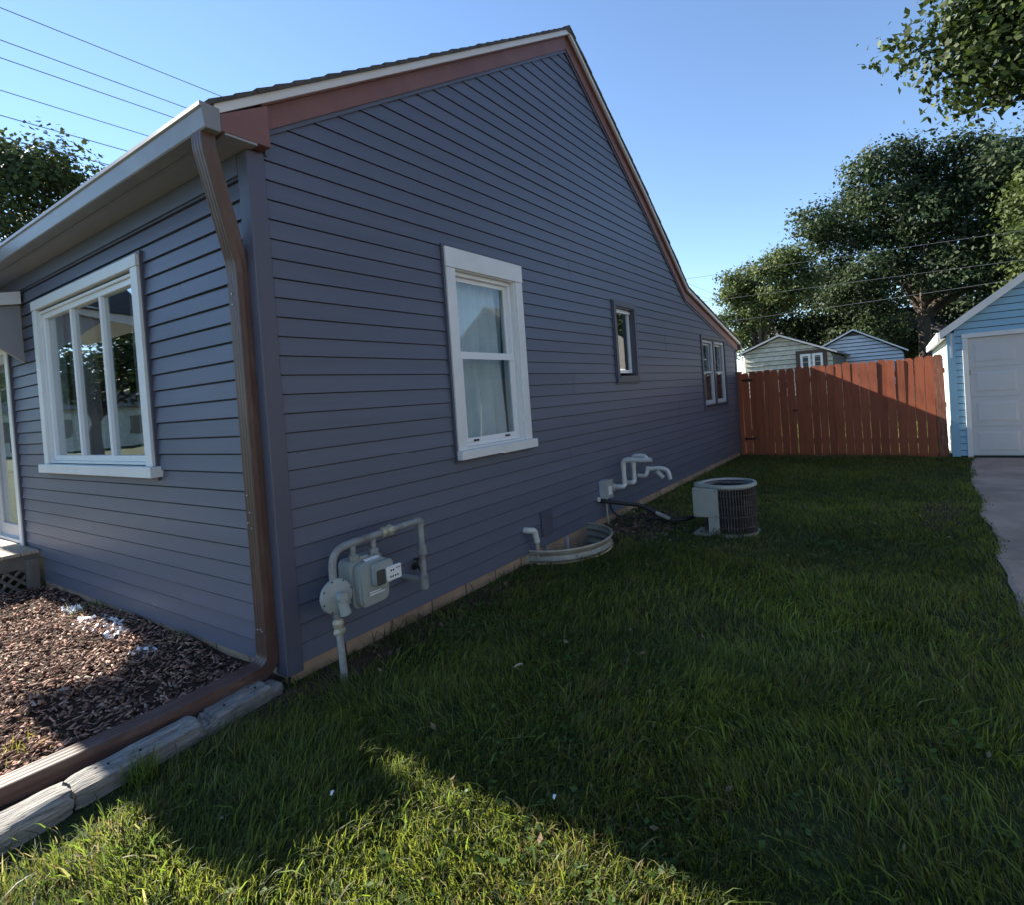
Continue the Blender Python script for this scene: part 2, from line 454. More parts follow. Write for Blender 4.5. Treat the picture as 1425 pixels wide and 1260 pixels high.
def bare_soil():
    for nm, cx, cy, rx, ry, sd in (('bare_soil', .42, 4.35, .42, .80, 1), ('bare_soil', .16, .75, .13, 1.3, 2), ('bare_soil', .35, 1.95, .12, .5, 3), ('bare_soil', 3.28, 5.6, .22, .8, 5)):
        K = 48; vs = [(cx, cy, .0045)]
        for i in range(K):
            t = 2 * math.pi * i / K; k = 1 + .28 * mnoise.noise(Vector((math.cos(t) * 2, math.sin(t) * 2, sd))) + .10 * mnoise.noise(Vector((math.cos(t) * 7, math.sin(t) * 7, sd)))
            vs.append((max(cx + rx * k * math.cos(t), .004), cy + ry * k * math.sin(t), .004))
        if sd == 1: vs = [(x, max(y, WY + WA * math.sqrt(max(0, 1 - (x / WB) ** 2)) + .02), z) for x, y, z in vs]
        mb = MB(); mb.add(vs, [(0, 1 + i, 1 + (i + 1) % K) for i in range(K)])
        tag(mb.build(nm, M['soil'], recalc=False), kind='structure')
bare_soil()

def mulch_bed():
    nx, ny = 80, 36
    X, Y = np.meshgrid(np.linspace(-4.14, -0.03, nx), np.linspace(-2.2, -0.003, ny), indexing='ij')
    Z = 0.012 + 0.035 * vnoise(X, Y, 2.2, 1) + 0.02 * vnoise(X, Y, 7, 2)
    Z += 0.03 * np.exp(-((X + 2.0) / 1.2) ** 2)
    V = np.stack([X, Y, Z], -1).reshape(-1, 3)
    i, j = np.meshgrid(np.arange(nx - 1), np.arange(ny - 1), indexing='ij')
    a = (i * ny + j).ravel()
    F = np.stack([a, a + ny, a + ny + 1, a + 1], 1)
    o = link('mulch_bed', np_mesh('mulch_bed', V, [F], M['mulch'], smooth=True))
    tag(o, kind='structure')
    # loose bark chips over the bed
    n = 11000
    x = RNG.uniform(-4.1, -0.24, n); y = RNG.uniform(-1.9, -0.04, n)
    x[n // 2:] = RNG.uniform(-3.2, -0.24, n - n // 2)
    keep = ~((x > -0.27) & (y > -3)); x = x[keep]; y = y[keep]; n = len(x)
    z = 0.018 + 0.035 * vnoise(x, y, 2.2, 1) + 0.02 * vnoise(x, y, 7, 2) + 0.03 * np.exp(-((x + 2.0) / 1.2) ** 2) + RNG.uniform(0, 0.02, n)
    L = RNG.uniform(0.014, 0.048, n); W = L * RNG.uniform(0.22, 0.5, n); T = RNG.uniform(0.002, 0.007, n)
    ang = RNG.uniform(0, 6.283, n); pit = RNG.normal(0, 0.35, n); rol = RNG.normal(0, 0.45, n)
    base = np.array([(-1, -.6, -1), (.9, -1, -1), (1, .7, -1), (-.8, 1, -1), (-.9, -.5, 1), (.8, -.8, 1), (.9, .6, 1), (-1, .8, 1)]) * 0.5
    P = base[None] * (1 + RNG.uniform(-0.3, 0.3, (n, 8, 3)))
    P = P * np.stack([L, W, T], -1)[:, None, :]
    cp, sp, cr, sr, ca, sa = [q[:, None] for q in (np.cos(pit), np.sin(pit), np.cos(rol), np.sin(rol), np.cos(ang), np.sin(ang))]
    px, py, pz = P[..., 0], P[..., 1], P[..., 2]
    py, pz = py * cr - pz * sr, py * sr + pz * cr
    px, pz = px * cp + pz * sp, -px * sp + pz * cp
    px, py = px * ca - py * sa, px * sa + py * ca
    V = np.stack([px + x[:, None], py + y[:, None], pz + z[:, None]], -1).reshape(-1, 3)
    q = np.array([(0, 3, 2, 1), (4, 5, 6, 7), (0, 1, 5, 4), (1, 2, 6, 5), (2, 3, 7, 6), (3, 0, 4, 7)])
    F = (np.arange(n)[:, None, None] * 8 + q[None]).reshape(-1, 4)
    t = RNG.uniform(0, 1, n)
    dark = np.array([0.13, 0.078, 0.062]); red = np.array([0.36, 0.215, 0.16]); pale = np.array([0.46, 0.36, 0.28])
    col = np.where((t < .45)[:, None], dark * RNG.uniform(.7, 1.5, (n, 1)), np.where((t < .9)[:, None], red * RNG.uniform(.7, 1.3, (n, 1)), pale * RNG.uniform(.8, 1.2, (n, 1))))
    o = link('bark_mulch', np_mesh('bark_mulch', V, [F], M['chips'], np.repeat(col, 8, 0)))
    tag(o, 'reddish brown bark mulch chips in the bed along the front wall', 'mulch', kind='stuff')
mulch_bed()

# ================================================================== HOUSE
house = thing('house', (-4.5, 5.3, 0), 'slate blue lap sided house with red brown rake trim and white window frames', 'house')
E = 0.1143
GAP = 0.0066  # open strip of dark backing, stands in for the shade under each lap
GAPF = 0.0115
Z0 = 0.094
P_ROOF = [(-0.24, 3.211), (3.91, 5.648), (6.0, 4.33), (7.62, 3.20), (11.04, 2.42)]
WALL_END = 10.86
def roofz(y):
    for (a, b), (c, d) in zip(P_ROOF[:-1], P_ROOF[1:]):
        if y <= c: return b + (d - b) * (y - a) / (c - a)
    return P_ROOF[-1][1]
def inv_front(z): return P_ROOF[0][0] + (z - 3.211) * 4.15 / 2.437
def inv_rear(z):
    for (a, b), (c, d) in zip(P_ROOF[1:-1], P_ROOF[2:]):
        if z >= d: return a + (z - b) * (c - a) / (d - b)
    return WALL_END + 5

SEAM = {1: 3.9, 2: 3.88, 3: 6.3, 4: 6.28, 6: 3.45, 7: 3.43, 9: 7.1, 10: 7.08, 13: 3.6, 14: 3.62, 18: 6.6, 19: 6.58, 24: 3.7, 25: 3.68, 28: 5.4, 29: 5.38, 33: 3.2, 34: 3.18, 38: 4.6}
# window openings on the gable wall: y0, y1, z0, z1 of the opening in the sheathing
W1 = (1.70, 2.565, 1.18, 2.68)
W2 = (4.80, 5.37, 1.75, 2.66)
W3 = (8.45, 9.93, 1.20, 2.42)
def gable_wall():
    D = 0.14
    mb = MB()
    cuts = sorted({0.0, WALL_END, 3.91, 6.0, 7.62, W1[0], W1[1], W2[0], W2[1], W3[0], W3[1]})
    for a, b in zip(cuts[:-1], cuts[1:]):
        bands = [(-0.9, None)]
        for (p, q, r, s) in (W1, W2, W3):
            if a >= p - 1e-6 and b <= q + 1e-6: bands = [(-0.9, r), (s, None)]
        for (zb, zt) in bands:
            za = (roofz(a) - 0.10) if zt is None else zt; zc = (roofz(b) - 0.10) if zt is None else zt
            mb.hexa([(-D, a, zb), (0, a, zb), (0, b, zb), (-D, b, zb), (-D, a, za), (0, a, za), (0, b, zc), (-D, b, zc)])
    wall = mb.build('wall', M['shaded_sheathing'], house, recalc=False)
    # one object for each run of each siding course
    i = 0
    while True:
        z0 = Z0 + i * E; z1 = z0 + E
        if z0 > 5.46: break
        t = 0.085
        def lim(z):
            zz = z + 0.10
            return max(0.062, inv_front(zz)), min(WALL_END - 0.05, inv_rear(zz))
        (ba, bb), (ta, tb) = lim(z0), lim(min(z1, 5.50))
        if tb < ta + 0.02:
            ta = tb = (ta + tb) / 2
        holes = [w for w in (W1, W2, W3) if z0 < w[3] + 0.02 and z1 > w[2] - 0.02]
        runs = []; cur = None
        edges = [(ba, ta)]
        for w in sorted(holes): edges += [(w[0] - 0.03, w[0] - 0.03), (w[1] + 0.03, w[1] + 0.03)]
        edges.append((bb, tb))
        for k in range(0, len(edges), 2):
            (b0, t0), (b1, t1) = edges[k], edges[k + 1]
            if b1 - b0 < 0.03: continue
            jn = SEAM.get(i)
            if jn and b0 + .3 < jn < b1 - .3:
                mb = MB(); q = 0.0016
                mb.hexa([(0.002, b0, z0), (0.0168, b0, z0), (0.0168, jn, z0), (0.002, jn, z0), (0.002, t0, z1 - GAP), (0.0080, t0, z1 - GAP), (0.0080, jn, z1 - GAP), (0.002, jn, z1 - GAP)])
                mb.build('siding_course', M['siding'], wall, recalc=False)
                mb = MB(); b0 = t0 = jn + .0008
                mb.hexa([(0.002, b0, z0), (0.0168 + q, b0, z0), (0.0168 + q, b1, z0), (0.002, b1, z0), (0.002, t0, z1 - GAP), (0.0080 + q, t0, z1 - GAP), (0.0080 + q, t1, z1 - GAP), (0.002, t1, z1 - GAP)])
                mb.build('siding_course', M['siding'], wall, recalc=False); continue
            mb = MB()
            xo = 0.0168 + random.uniform(-.0008, .0008); zt = z1 - GAP
            mb.hexa([(0.002, b0, z0), (xo, b0, z0), (xo, b1, z0), (0.002, b1, z0),
                     (0.002, t0, zt), (0.0080, t0, zt), (0.0080, t1, zt), (0.002, t1, zt)])
            mb.build('siding_course', M['siding'], wall, recalc=False)
        i += 1
    return wall
gable_wall()

# front wall (faces -Y)
WF = (-3.55, -1.52, 1.27, 2.68)
DOOR = (-5.62, -4.66, 0.40, 2.46)
def front_wall():
    D = 0.14; ZT = 3.08
    mb = MB()
    xs = [-9.5, DOOR[0], DOOR[1], WF[0], WF[1], -0.001]
    mb.box(-9.5, DOOR[0], 0, D, -0.3, ZT); mb.box(DOOR[0], DOOR[1], 0, D, DOOR[3], ZT); mb.box(DOOR[0], DOOR[1], 0, D, -0.3, DOOR[2])
    mb.box(DOOR[1], WF[0], 0, D, -0.3, ZT); mb.box(WF[0], WF[1], 0, D, -0.3, WF[2]); mb.box(WF[0], WF[1], 0, D, WF[3], ZT)
    mb.box(WF[1], -0.141, 0, D, -0.3, ZT)
    wall = mb.build('wall', M['shaded_sheathing'], house, recalc=False)
    joints = {8: -2.30, 7: -2.27, 6: -2.83, 5: -2.80, 4: -3.30, 3: -3.28, 2: -1.2, 20: -0.9, 22: -2.4, 10: -4.0}
    for i in range(26):
        z0 = Z0 + i * E; z1 = min(z0 + E, 3.036)
        if z0 > 3.0: break
        ed = [-9.45]
        segs = []
        hs = []
        if z0 < DOOR[3] + 0.08 and z1 > DOOR[2] - 0.02: hs.append((DOOR[0] - 0.09, DOOR[1] + 0.09))
        if z0 < WF[3] + 0.02 and z1 > WF[2] - 0.02: hs.append((WF[0] - 0.03, WF[1] + 0.03))
        a = -9.45
        for h in hs:
            segs.append((a, h[0])); a = h[1]
        segs.append((a, -0.06))
        if i in joints:
            j = joints[i]; s2 = []
            for (a, b) in segs:
                if a + .1 < j < b - .1: s2 += [(a, j, 0.0), (j - 0.0005, b, 0.0028)]
                else: s2.append((a, b, 0.0))
            segs = s2
        else: segs = [(a, b, 0.0) for a, b in segs]
        for (a, b, out) in segs:
            mb = MB(); xo = 0.0190 + out + random.uniform(-.0008, .0008); zt = z1 - GAPF; k = random.uniform(-.012, .012) if out else 0
            mb.hexa([(a, -xo, z0), (b, -xo, z0), (b, -0.002, z0), (a, -0.002, z0),
                     (a + k, -0.0060 - out, zt), (b, -0.0060 - out, zt), (b, -0.002, zt), (a + k, -0.002, zt)])
            mb.build('siding_course', M['siding_front'], wall, recalc=False)
front_wall()

# the other two walls close the volume
mb = MB(); mb.box(-9.5, -0.15, WALL_END - 0.14, WALL_END, -0.3, 2.35)
mb.build('wall', M['siding_front'], house)
mb = MB(); mb.prism([(-9.5, 0, -0.3), (-9.5, WALL_END, -0.3), (-9.5, WALL_END, 2.3), (-9.5, 7.62, 3.05), (-9.5, 3.91, 5.45), (-9.5, 0, 3.1)], (0.14, 0, 0))
mb.build('wall', M['siding'], house)

# corner posts
mb = MB()
mb.prism([(0.030, -0.030, 0.055), (0.030, 0.078, 0.055), (0.0, 0.078, 0.055), (0.0, 0.0, 0.055), (-0.078, 0.0, 0.055), (-0.078, -0.030, 0.055)], (0, 0, 3.031))
mb.build('corner_post', M['post'], house, bevel=0.004)
mb = MB()
mb.prism([(0.030, WALL_END + 0.03, 0.06), (0.0, WALL_END + 0.03, 0.06), (0.0, WALL_END - 0.06, 0.06), (0.030, WALL_END - 0.06, 0.06)], (0, 0, 2.27))
mb.build('corner_post', M['post'], house, bevel=0.004)

# foundation: separate concrete blocks with recessed joints
def foundation():
    mb = MB(); mb.box(-9.4, -0.05, -0.0 + 0.02, WALL_END - 0.02, -0.9, 0.085)
    f = mb.build('foundation', M['found'], house)
    y = 0.0; k = 0
    while y < WALL_END - 0.1:
        L = min(0.40, WALL_END - y)
        mb = MB(); d = random.uniform(-.003, .004)
        mb.box(-0.06, 0.004 + d, y + 0.004, y + L - 0.004, -0.7 if 2.0 < y < 4 else -0.2, 0.091)
        mb.build('foundation_block', M['found'], f, bevel=0.004); y += 0.40
    x = -0.012
    while x > -4.4:
        mb = MB(); d = random.uniform(-.003, .004)
        mb.box(x - 0.396, x - 0.004, -0.006 - d, 0.05, -0.2, 0.091)
        mb.build('foundation_block', M['found'], f, bevel=0.004); x -= 0.40
foundation()

# roof: deck, shingle courses, rake boards, soffits
def roof():
    XA, XB = -9.65, 0.10
    mb = MB()
    for (a, b), (c, d) in zip(P_ROOF[:-1], P_ROOF[1:]):
        mb.hexa([(XA, a, b - 0.03), (XB - 0.03, a, b - 0.03), (XB - 0.03, c, d - 0.03), (XA, c, d - 0.03),
                 (XA, a, b + 0.018), (XB - 0.03, a, b + 0.018), (XB - 0.03, c, d + 0.018), (XA, c, d + 0.018)])
    rf = mb.build('roof', M['shingle'], house)
    for s, ((a, b), (c, d)) in enumerate(zip(P_ROOF[:-1], P_ROOF[1:])):
        lo, hi = ((a, b), (c, d)) if s == 0 else ((c, d), (a, b))
        L = math.hypot(hi[0] - lo[0], hi[1] - lo[1]); n = max(1, round(L / 0.145))
        dy, dz = (hi[0] - lo[0]) / n, (hi[1] - lo[1]) / n
        nx, nz = -dz, dy
        k = math.hypot(nx, nz); nx, nz = nx / k, nz / k
        if nz < 0: nx, nz = -nx, -nz
        for i in range(n):
            y0, z0 = lo[0] + dy * i, lo[1] + dz * i + .036
            if i == 0: y0 -= dy * 0.18; z0 -= dz * 0.18
            y1, z1 = lo[0] + dy * (i + 1), lo[1] + dz * (i + 1) + .036
            t = random.uniform(0.008, 0.014); xe = XB + 0.014 + random.uniform(-.004, .006)
            q = -0.016
            mb = MB()
            mb.hexa([(XA, y0 + nx * q, z0 + nz * q), (xe, y0 + nx * q, z0 + nz * q), (xe, y1 + nx * q, z1 + nz * q), (XA, y1 + nx * q, z1 + nz * q),
                     (XA, y0 + nx * t, z0 + nz * t), (xe, y0 + nx * t, z0 + nz * t), (xe, y1 + nx * .003, z1 + nz * .003), (XA, y1 + nx * .003, z1 + nz * .003)])
            mb.build('shingle_course', M['shingle'], rf)
    mb = MB(); mb.prism([(XA, 3.78, 5.625), (XA, 3.91, 5.706), (XA, 4.05, 5.62)], (XB + .012 - XA, 0, 0))
    mb.build('ridge_cap', M['shingle'], rf)
    # white rake fascia boards (front one in two lengths), red boards and red soffit below
    def strip(name, mat, x0, x1, ya, yb, top, bot, cut=0):
        mb = MB()
        ys = [ya] + [p[0] for p in P_ROOF if ya + 1e-3 < p[0] < yb - 1e-3] + [yb]
        for a, b in zip(ys[:-1], ys[1:]):
            za, zb = roofz(a), roofz(b)
            mb.hexa([(x0, a, za - bot), (x1, a, za - bot), (x1, b, zb - bot), (x0, b, zb - bot), (x0, a, za - top), (x1, a, za - top), (x1, b, zb - top), (x0, b, zb - top)])
        return mb.build(name, mat, house)
    strip('rake_fascia', M['fascia'], 0.075, 0.100, -0.232, 2.05, -0.019, 0.036)
    strip('rake_fascia', M['fascia'], 0.075, 0.099, 2.054, 3.908, -0.0185, 0.0355)
    strip('rake_fascia', M['fascia'], 0.075, 0.100, 3.912, 7.618, -0.019, 0.036)
    strip('rake_fascia', M['fascia'], 0.075, 0.0995, 7.622, 11.0, -0.019, 0.036)
    strip('rake_soffit', M['red'], 0.0, 0.0735, 0.06, 3.909, 0.031, 0.045)
    strip('rake_soffit', M['red'], 0.0, 0.0735, 3.911, 10.95, 0.031, 0.045)
    strip('rake_board', M['red'], 0.0235, 0.044, 0.06, 3.909, 0.0455, 0.182)
    strip('rake_board', M['red'], 0.0235, 0.044, 3.911, 7.619, 0.0455, 0.180)
    strip('rake_board', M['red'], 0.0235, 0.044, 7.621, 10.95, 0.0455, 0.178)
    strip('rake_channel', M['siding'], 0.0225, 0.030, 0.09, 10.90, 0.15, 0.212)
    # boxed eave return at the front corner
    mb = MB()
    mb.prism([(0.0, -0.206, 3.1015), (0.0, 0.082, 3.1015), (0.0, 0.082, 3.345), (0.0, -0.206, 3.19)], (0.0985, 0, 0))
    mb.build('eave_return', M['red'], house, bevel=0.003)
    mb = MB(); mb.box(0.004, 0.036, 0.084, 0.098, 3.08, 3.25)
    mb.build('rake_channel', M['siding'], house)
    # front soffit and fascia
    mb = MB(); mb.hexa([(-9.6, -.1835, 3.088), (.0975, -.1835, 3.088), (.0975, -.001, 3.088), (-9.6, -.001, 3.088), (-9.6, -.1835, 3.100), (.0975, -.1835, 3.100), (.0975, -.001, 3.100), (-9.6, -.001, 3.100)])
    mb.build('soffit', M['soffit'], house)
    mb = MB(); mb.box(-9.6, -0.079, -0.031, -0.001, 2.968, 3.0875); mb.build('frieze', M['siding_front'], house)
    mb = MB(); mb.box(-9.6, -0.001, -0.205, -0.1845, 3.088, 3.19)
    mb.build('eave_fascia', M['gutter'], house)
    # K-style gutter
    mb = MB()
    prof = [(-0.207, 3.215), (-0.207, 3.092), (-0.285, 3.092), (-0.291, 3.10), (-0.301, 3.19), (-0.312, 3.20), (-0.312, 3.222), (-0.304, 3.222), (-0.304, 3.206), (-0.295, 3.194), (-0.285, 3.104), (-0.280, 3.100), (-0.213, 3.100), (-0.213, 3.215)]
    n = len(prof)
    V = [(-9.6, a, b) for a, b in prof] + [(0.10, a, b) for a, b in prof]
    mb.add(V, [(i, (i + 1) % n, n + (i + 1) % n, n + i) for i in range(n)])
    g = mb.build('gutter', M['gutter'], house, recalc=True)
    mb = MB(); mb.prism([(0.098, a, b) for a, b in prof[:7]], (0.003, 0, 0))
    mb.build('end_cap', M['gutter'], g)
    # rear eave board, short gutter and leader at the back corner
    mb = MB(); mb.box(-9.6, 0.1, 10.98, 11.10, 2.29, 2.40)
    mb.build('gutter', M['darktrim'], house)
    mb = MB(); mb.tube(bent([(-0.03, 11.04, 2.30), (-0.03, 11.04, 2.16), (-0.03, 10.93, 2.0), (-0.03, 10.93, 0.1)], 0.06), 0.035, 8)
    mb.build('downspout', M['darktrim'], house, smooth=True)
roof()

# ------------------------------------------------------------------ windows
TG = lambda u, n, z: (n, u, z)          # gable wall mapping
TF = lambda u, n, z: (u, -n, z)         # front wall mapping
def room(T, u0, u1, z0, z1, parent, depth=0.9, mat='room'):
    mb = MB(T); n0, n1 = -depth, -0.141
    e = 0.5
    V = [(u0, n1, z0), (u1, n1, z0), (u1, n1, z1), (u0, n1, z1), (u0 - e, n0, z0 - e), (u1 + e, n0, z0 - e), (u1 + e, n0, z1 + .2), (u0 - e, n0, z1 + .2)]
    mb.add(V, [(4, 5, 6, 7), (0, 1, 5, 4), (1, 2, 6, 5), (2, 3, 7, 6), (3, 0, 4, 7)])
    mb.build('interior', M[mat], parent, recalc=False)
def curtain(T, u0, u1, z0, z1, n, parent, mat, amp=0.025, k=26, seed=0):
    mb = MB(T); nu, nz = 60, 14; vs = []
    for i in range(nu + 1):
        for j in range(nz + 1):
            s = i / nu; t = j / nz
            u = u0 + (u1 - u0) * s; z = z0 + (z1 - z0) * t
            ph = s * k + 1.2 * math.sin(seed + s * 7) + 0.6 * (1 - t) * math.sin(3 * s + seed)
            d = amp * math.sin(ph) * (0.5 + 0.8 * (1 - t)) + 0.012 * math.sin(ph * 2.3 + 3 * t + seed)
            vs.append((u + 0.015 * math.sin(4 * t + s * 9), n + d, z))
    fs = [(i * (nz + 1) + j, (i + 1) * (nz + 1) + j, (i + 1) * (nz + 1) + j + 1, i * (nz + 1) + j + 1) for i in range(nu) for j in range(nz)]
    mb.add(vs, fs)
    return mb.build('curtain', M[mat], parent, smooth=True, recalc=False)

def frame4(mb, u0, u1, z0, z1, w, n0, n1, wt=None, wb=None):
    wt = wt or w; wb = wb or w
    mb.box(u0, u0 + w, n0, n1, z0, z1); mb.box(u1 - w, u1, n0, n1, z0, z1)
    mb.box(u0 + w, u1 - w, n0, n1, z1 - wt, z1); mb.box(u0 + w, u1 - w, n0, n1, z0, z0 + wb)
    return mb

def sash(T, parent, u0, u1, z0, z1, w, n0, n1, glass='glass', mat='vinyl_white'):
    mb = MB(T); frame4(mb, u0, u1, z0, z1, w, n0, n1)
    s = mb.build('sash', M[mat], parent)
    mb = MB(T); c = (n0 + n1) / 2
    mb.box(u0 + w + .001, u1 - w - .001, c - 0.002, c + 0.002, z0 + w + .001, z1 - w - .001)
    mb.build('pane', M[glass], parent)
    return s

def big_window():
    u0, u1, z0, z1 = W1
    mb = MB(TG)      # jamb liner
    frame4(mb, u0, u1, z0, z1, 0.018, -0.14, 0.028)
    win = mb.build('window', M['white'], house)
    for nm, b in (('casing', (1.592, u0 - .001, 0.0, 0.047, 1.179, 2.668)), ('casing', (u1 + .001, 2.672, 0.0, 0.047, 1.179, 2.668)),
                  ('head_casing', (1.588, 2.677, 0.0, 0.051, 2.6695, 2.832)), ('sill', (1.578, 2.70, 0.0, 0.088, 1.100, 1.1785))):
        mb = MB(TG); mb.box(b[0], b[1], b[2], b[3], b[4], b[5]); mb.build(nm, M['white'], win, bevel=0.003)
    mb = MB(TG)      # grey J channel round the casing
    frame4(mb, 1.566, 2.694, 1.075, 2.852, 0.019, 0.0, 0.034)
    mb.build('channel', M['darktrim'], win)
    mb = MB(TG); frame4(mb, u0 + .019, u1 - .019, z0 + .019, z1 - .019, 0.032, -0.075, -0.012); mb.build('frame', M['vinyl_white'], win, bevel=0.002)
    mid = 1.965
    sash(TG, win, u0 + .052, u1 - .052, mid - 0.02, z1 - .052, 0.036, -0.068, -0.046)
    sash(TG, win, u0 + .052, u1 - .052, z0 + .052, mid + 0.022, 0.036, -0.042, -0.018)
    mb = MB(TG); mb.box(u0 + .050, u1 - .050, -0.016, -0.010, mid - 0.03, mid + 0.030); mb.build('meeting_rail', M['vinyl_white'], win)
    mb = MB(TG)
    for k in (0.22, 0.75):
        u = u0 + (u1 - u0) * k; mb.box(u - .03, u + .03, -0.017, -0.004, z0 + .056, z0 + .071)
    mb.build('lift', M['ink'], win)
    room(TG, u0, u1, z0, z1, win)
    curtain(TG, u0 - .02, u1 + 0.02, z0 - .1, z1 + .02, -0.165, win, 'curtain', 0.03, 30, 1)
    # slatted blind inside the curtain
    mb = MB(TG)
    for i in range(34):
        z = 1.32 + i * 0.036; mb.hexa([(u0, -0.262, z), (u1, -0.262, z), (u1, -0.24, z + 0.010), (u0, -0.24, z + 0.010), (u0, -0.262, z + .0015), (u1, -0.262, z + .0015), (u1, -0.24, z + .0115), (u0, -0.24, z + .0115)])
    mb.build('blind', M['blind'], win, recalc=False)
big_window()

def small_window():
    u0, u1, z0, z1 = W2
    mb = MB(TG); frame4(mb, u0, u1, z0, z1, 0.014, -0.14, 0.028)
    win = mb.build('window', M['darktrim'], house)
    mb = MB(TG); frame4(mb, 4.735, 5.435, 1.685, 2.725, 0.064, 0.0, 0.046); mb.build('casing', M['darktrim'], win, bevel=0.003)
    mb = MB(TG); frame4(mb, 4.715, 5.452, 1.665, 2.745, 0.018, 0.0, 0.03); mb.build('channel', M['darktrim'], win)
    mb = MB(TG); mb.box(4.79, 5.38, 0.0, 0.055, 1.742, 1.768); mb.build('sill', M['darktrim'], win)
    sash(TG, win, u0 + .015, u1 - .015, z0 + .06, z1 - .015, 0.040, -0.062, -0.030, 'glass_dark')
    mb = MB(TG); mb.box(u0 + .015, u1 - .015, -0.05, -0.012, z1 - .065, z1 - .035); mb.build('vent_rail', M['vinyl_white'], win)
    room(TG, u0, u1, z0, z1, win)
small_window()

def pair_window():
    u0, u1, z0, z1 = W3
    mb = MB(TG); frame4(mb, u0, u1, z0, z1, 0.014, -0.14, 0.024); um = (u0 + u1) / 2
    mb.box(um - .05, um + .05, -0.14, 0.03, z0 + .015, z1 - .015)
    win = mb.build('window', M['darktrim'], house)
    mb = MB(TG); frame4(mb, 8.385, 9.985, 1.12, 2.48, 0.05, 0.0, 0.036); mb.build('casing', M['darktrim'], win)
    mid = 1.80
    for a, b in ((u0 + .016, um - .052), (um + .052, u1 - .016)):
        mb = MB(TG); frame4(mb, a, b, z0 + .016, z1 - .016, 0.05, -0.035, 0.012); mb.build('storm_frame', M['greyframe'], win, bevel=0.01)
        sash(TG, win, a + .052, b - .052, mid, z1 - .068, 0.03, -0.06, -0.037, mat='greyframe')
        sash(TG, win, a + .052, b - .052, z0 + .068, mid + .03, 0.03, -0.03, -0.008, mat='greyframe')
        curtain(TG, a, b, z0, z1, -0.2, win, 'curtain', 0.03, 12, a)
    room(TG, u0, u1, z0, z1, win)
pair_window()

def front_window():
    u0, u1, z0, z1 = WF
    mb = MB(TF); frame4(mb, u0, u1, z0, z1, 0.02, -0.14, 0.03)
    win = mb.build('window', M['white'], house)
    for nm, b in (('casing', (-3.655, u0 - .001, 0.0, 0.055, 1.262, 2.70)), ('casing', (u1 + .001, -1.412, 0.0, 0.055, 1.262, 2.70)),
                  ('head_casing', (-3.66, -1.407, 0.0, 0.060, 2.7015, 2.785)), ('sill', (-3.70, -1.365, 0.0, 0.092, 1.185, 1.2605))):
        mb = MB(TF); mb.box(*b); mb.build(nm, M['white'], win, bevel=0.003)
    mb = MB(TF); frame4(mb, -3.675, -1.392, 1.16, 2.81, 0.019, 0.0, 0.034); mb.build('channel', M['darktrim'], win)
    mb = MB(TF); frame4(mb, u0 + .021, u1 - .021, z0 + .021, z1 - .021, 0.045, -0.05, 0.010); mb.build('frame', M['vinyl_white'], win, bevel=0.002)
    a = u0 + .066; b = u1 - .066; t = (b - a) / 3
    for k in (1, 2):
        mb = MB(TF); mb.box(a + k * t - .022, a + k * t + .022, -0.045, 0.008, z0 + .066, z1 - .066); mb.build('mullion', M['vinyl_white'], win, bevel=0.002)
    for k in range(3):
        l = a + k * t + (.023 if k else .001); r = a + (k + 1) * t - (.023 if k < 2 else .001)
        mb = MB(TF); mb.box(l, r, -0.022, -0.018, z0 + .067, z1 - .067); mb.build('pane', M['glass_front'], win)
    room(TF, u0, u1, z0, z1, win, 1.2)
    curtain(TF, a - .05, a + t * 0.97, z0 - .1, z1, -0.2, win, 'curtain_pink', 0.03, 20, 2)
    curtain(TF, a + 2.02 * t, b + .05, z0 - .1, z1, -0.2, win, 'curtain_pink', 0.03, 20, 4)
front_window()

def storm_door():
    a, b, z0, z1 = DOOR
    mb = MB(TF); frame4(mb, a, b, z0, z1, 0.03, -0.14, 0.02); d = mb.build('door', M['white'], house)
    for bb in ((a - .09, a - .001, 0, .045, z0, z1 + .0), (b + .001, b + .09, 0, .045, z0, z1 + .0), (a - .095, b + .095, 0, .05, z1 + .001, z1 + .10)):
        mb = MB(TF); mb.box(*bb); mb.build('casing', M['white'], d, bevel=0.003)
    mb = MB(TF); mb.box(b + .091, b + .115, 0, .034, z0, z1 + .1); mb.build('channel', M['darktrim'], d)
    mb = MB(TF); frame4(mb, a + .032, b - .032, z0 + .01, z1 - .032, 0.09, -0.06, -0.025, wb=0.16); mb.build('storm_frame', M['greyframe'], d, bevel=0.003)
    mb = MB(TF); mb.box(a + .123, b - .123, -0.044, -0.040, z0 + .171, z1 - .123); mb.build('pane', M['glass_front'], d)
    mb = MB(TF); mb.box(a + .032, b - .032, -0.13, -0.11, z0, z1); mb.build('inner_door', M['greyframe'], d)
    mb = MB(TF); mb.box(b - .09, b - .06, -0.024, 0.035, 1.38, 1.52); mb.build('handle', M['ink'], d, bevel=0.004)
storm_door()

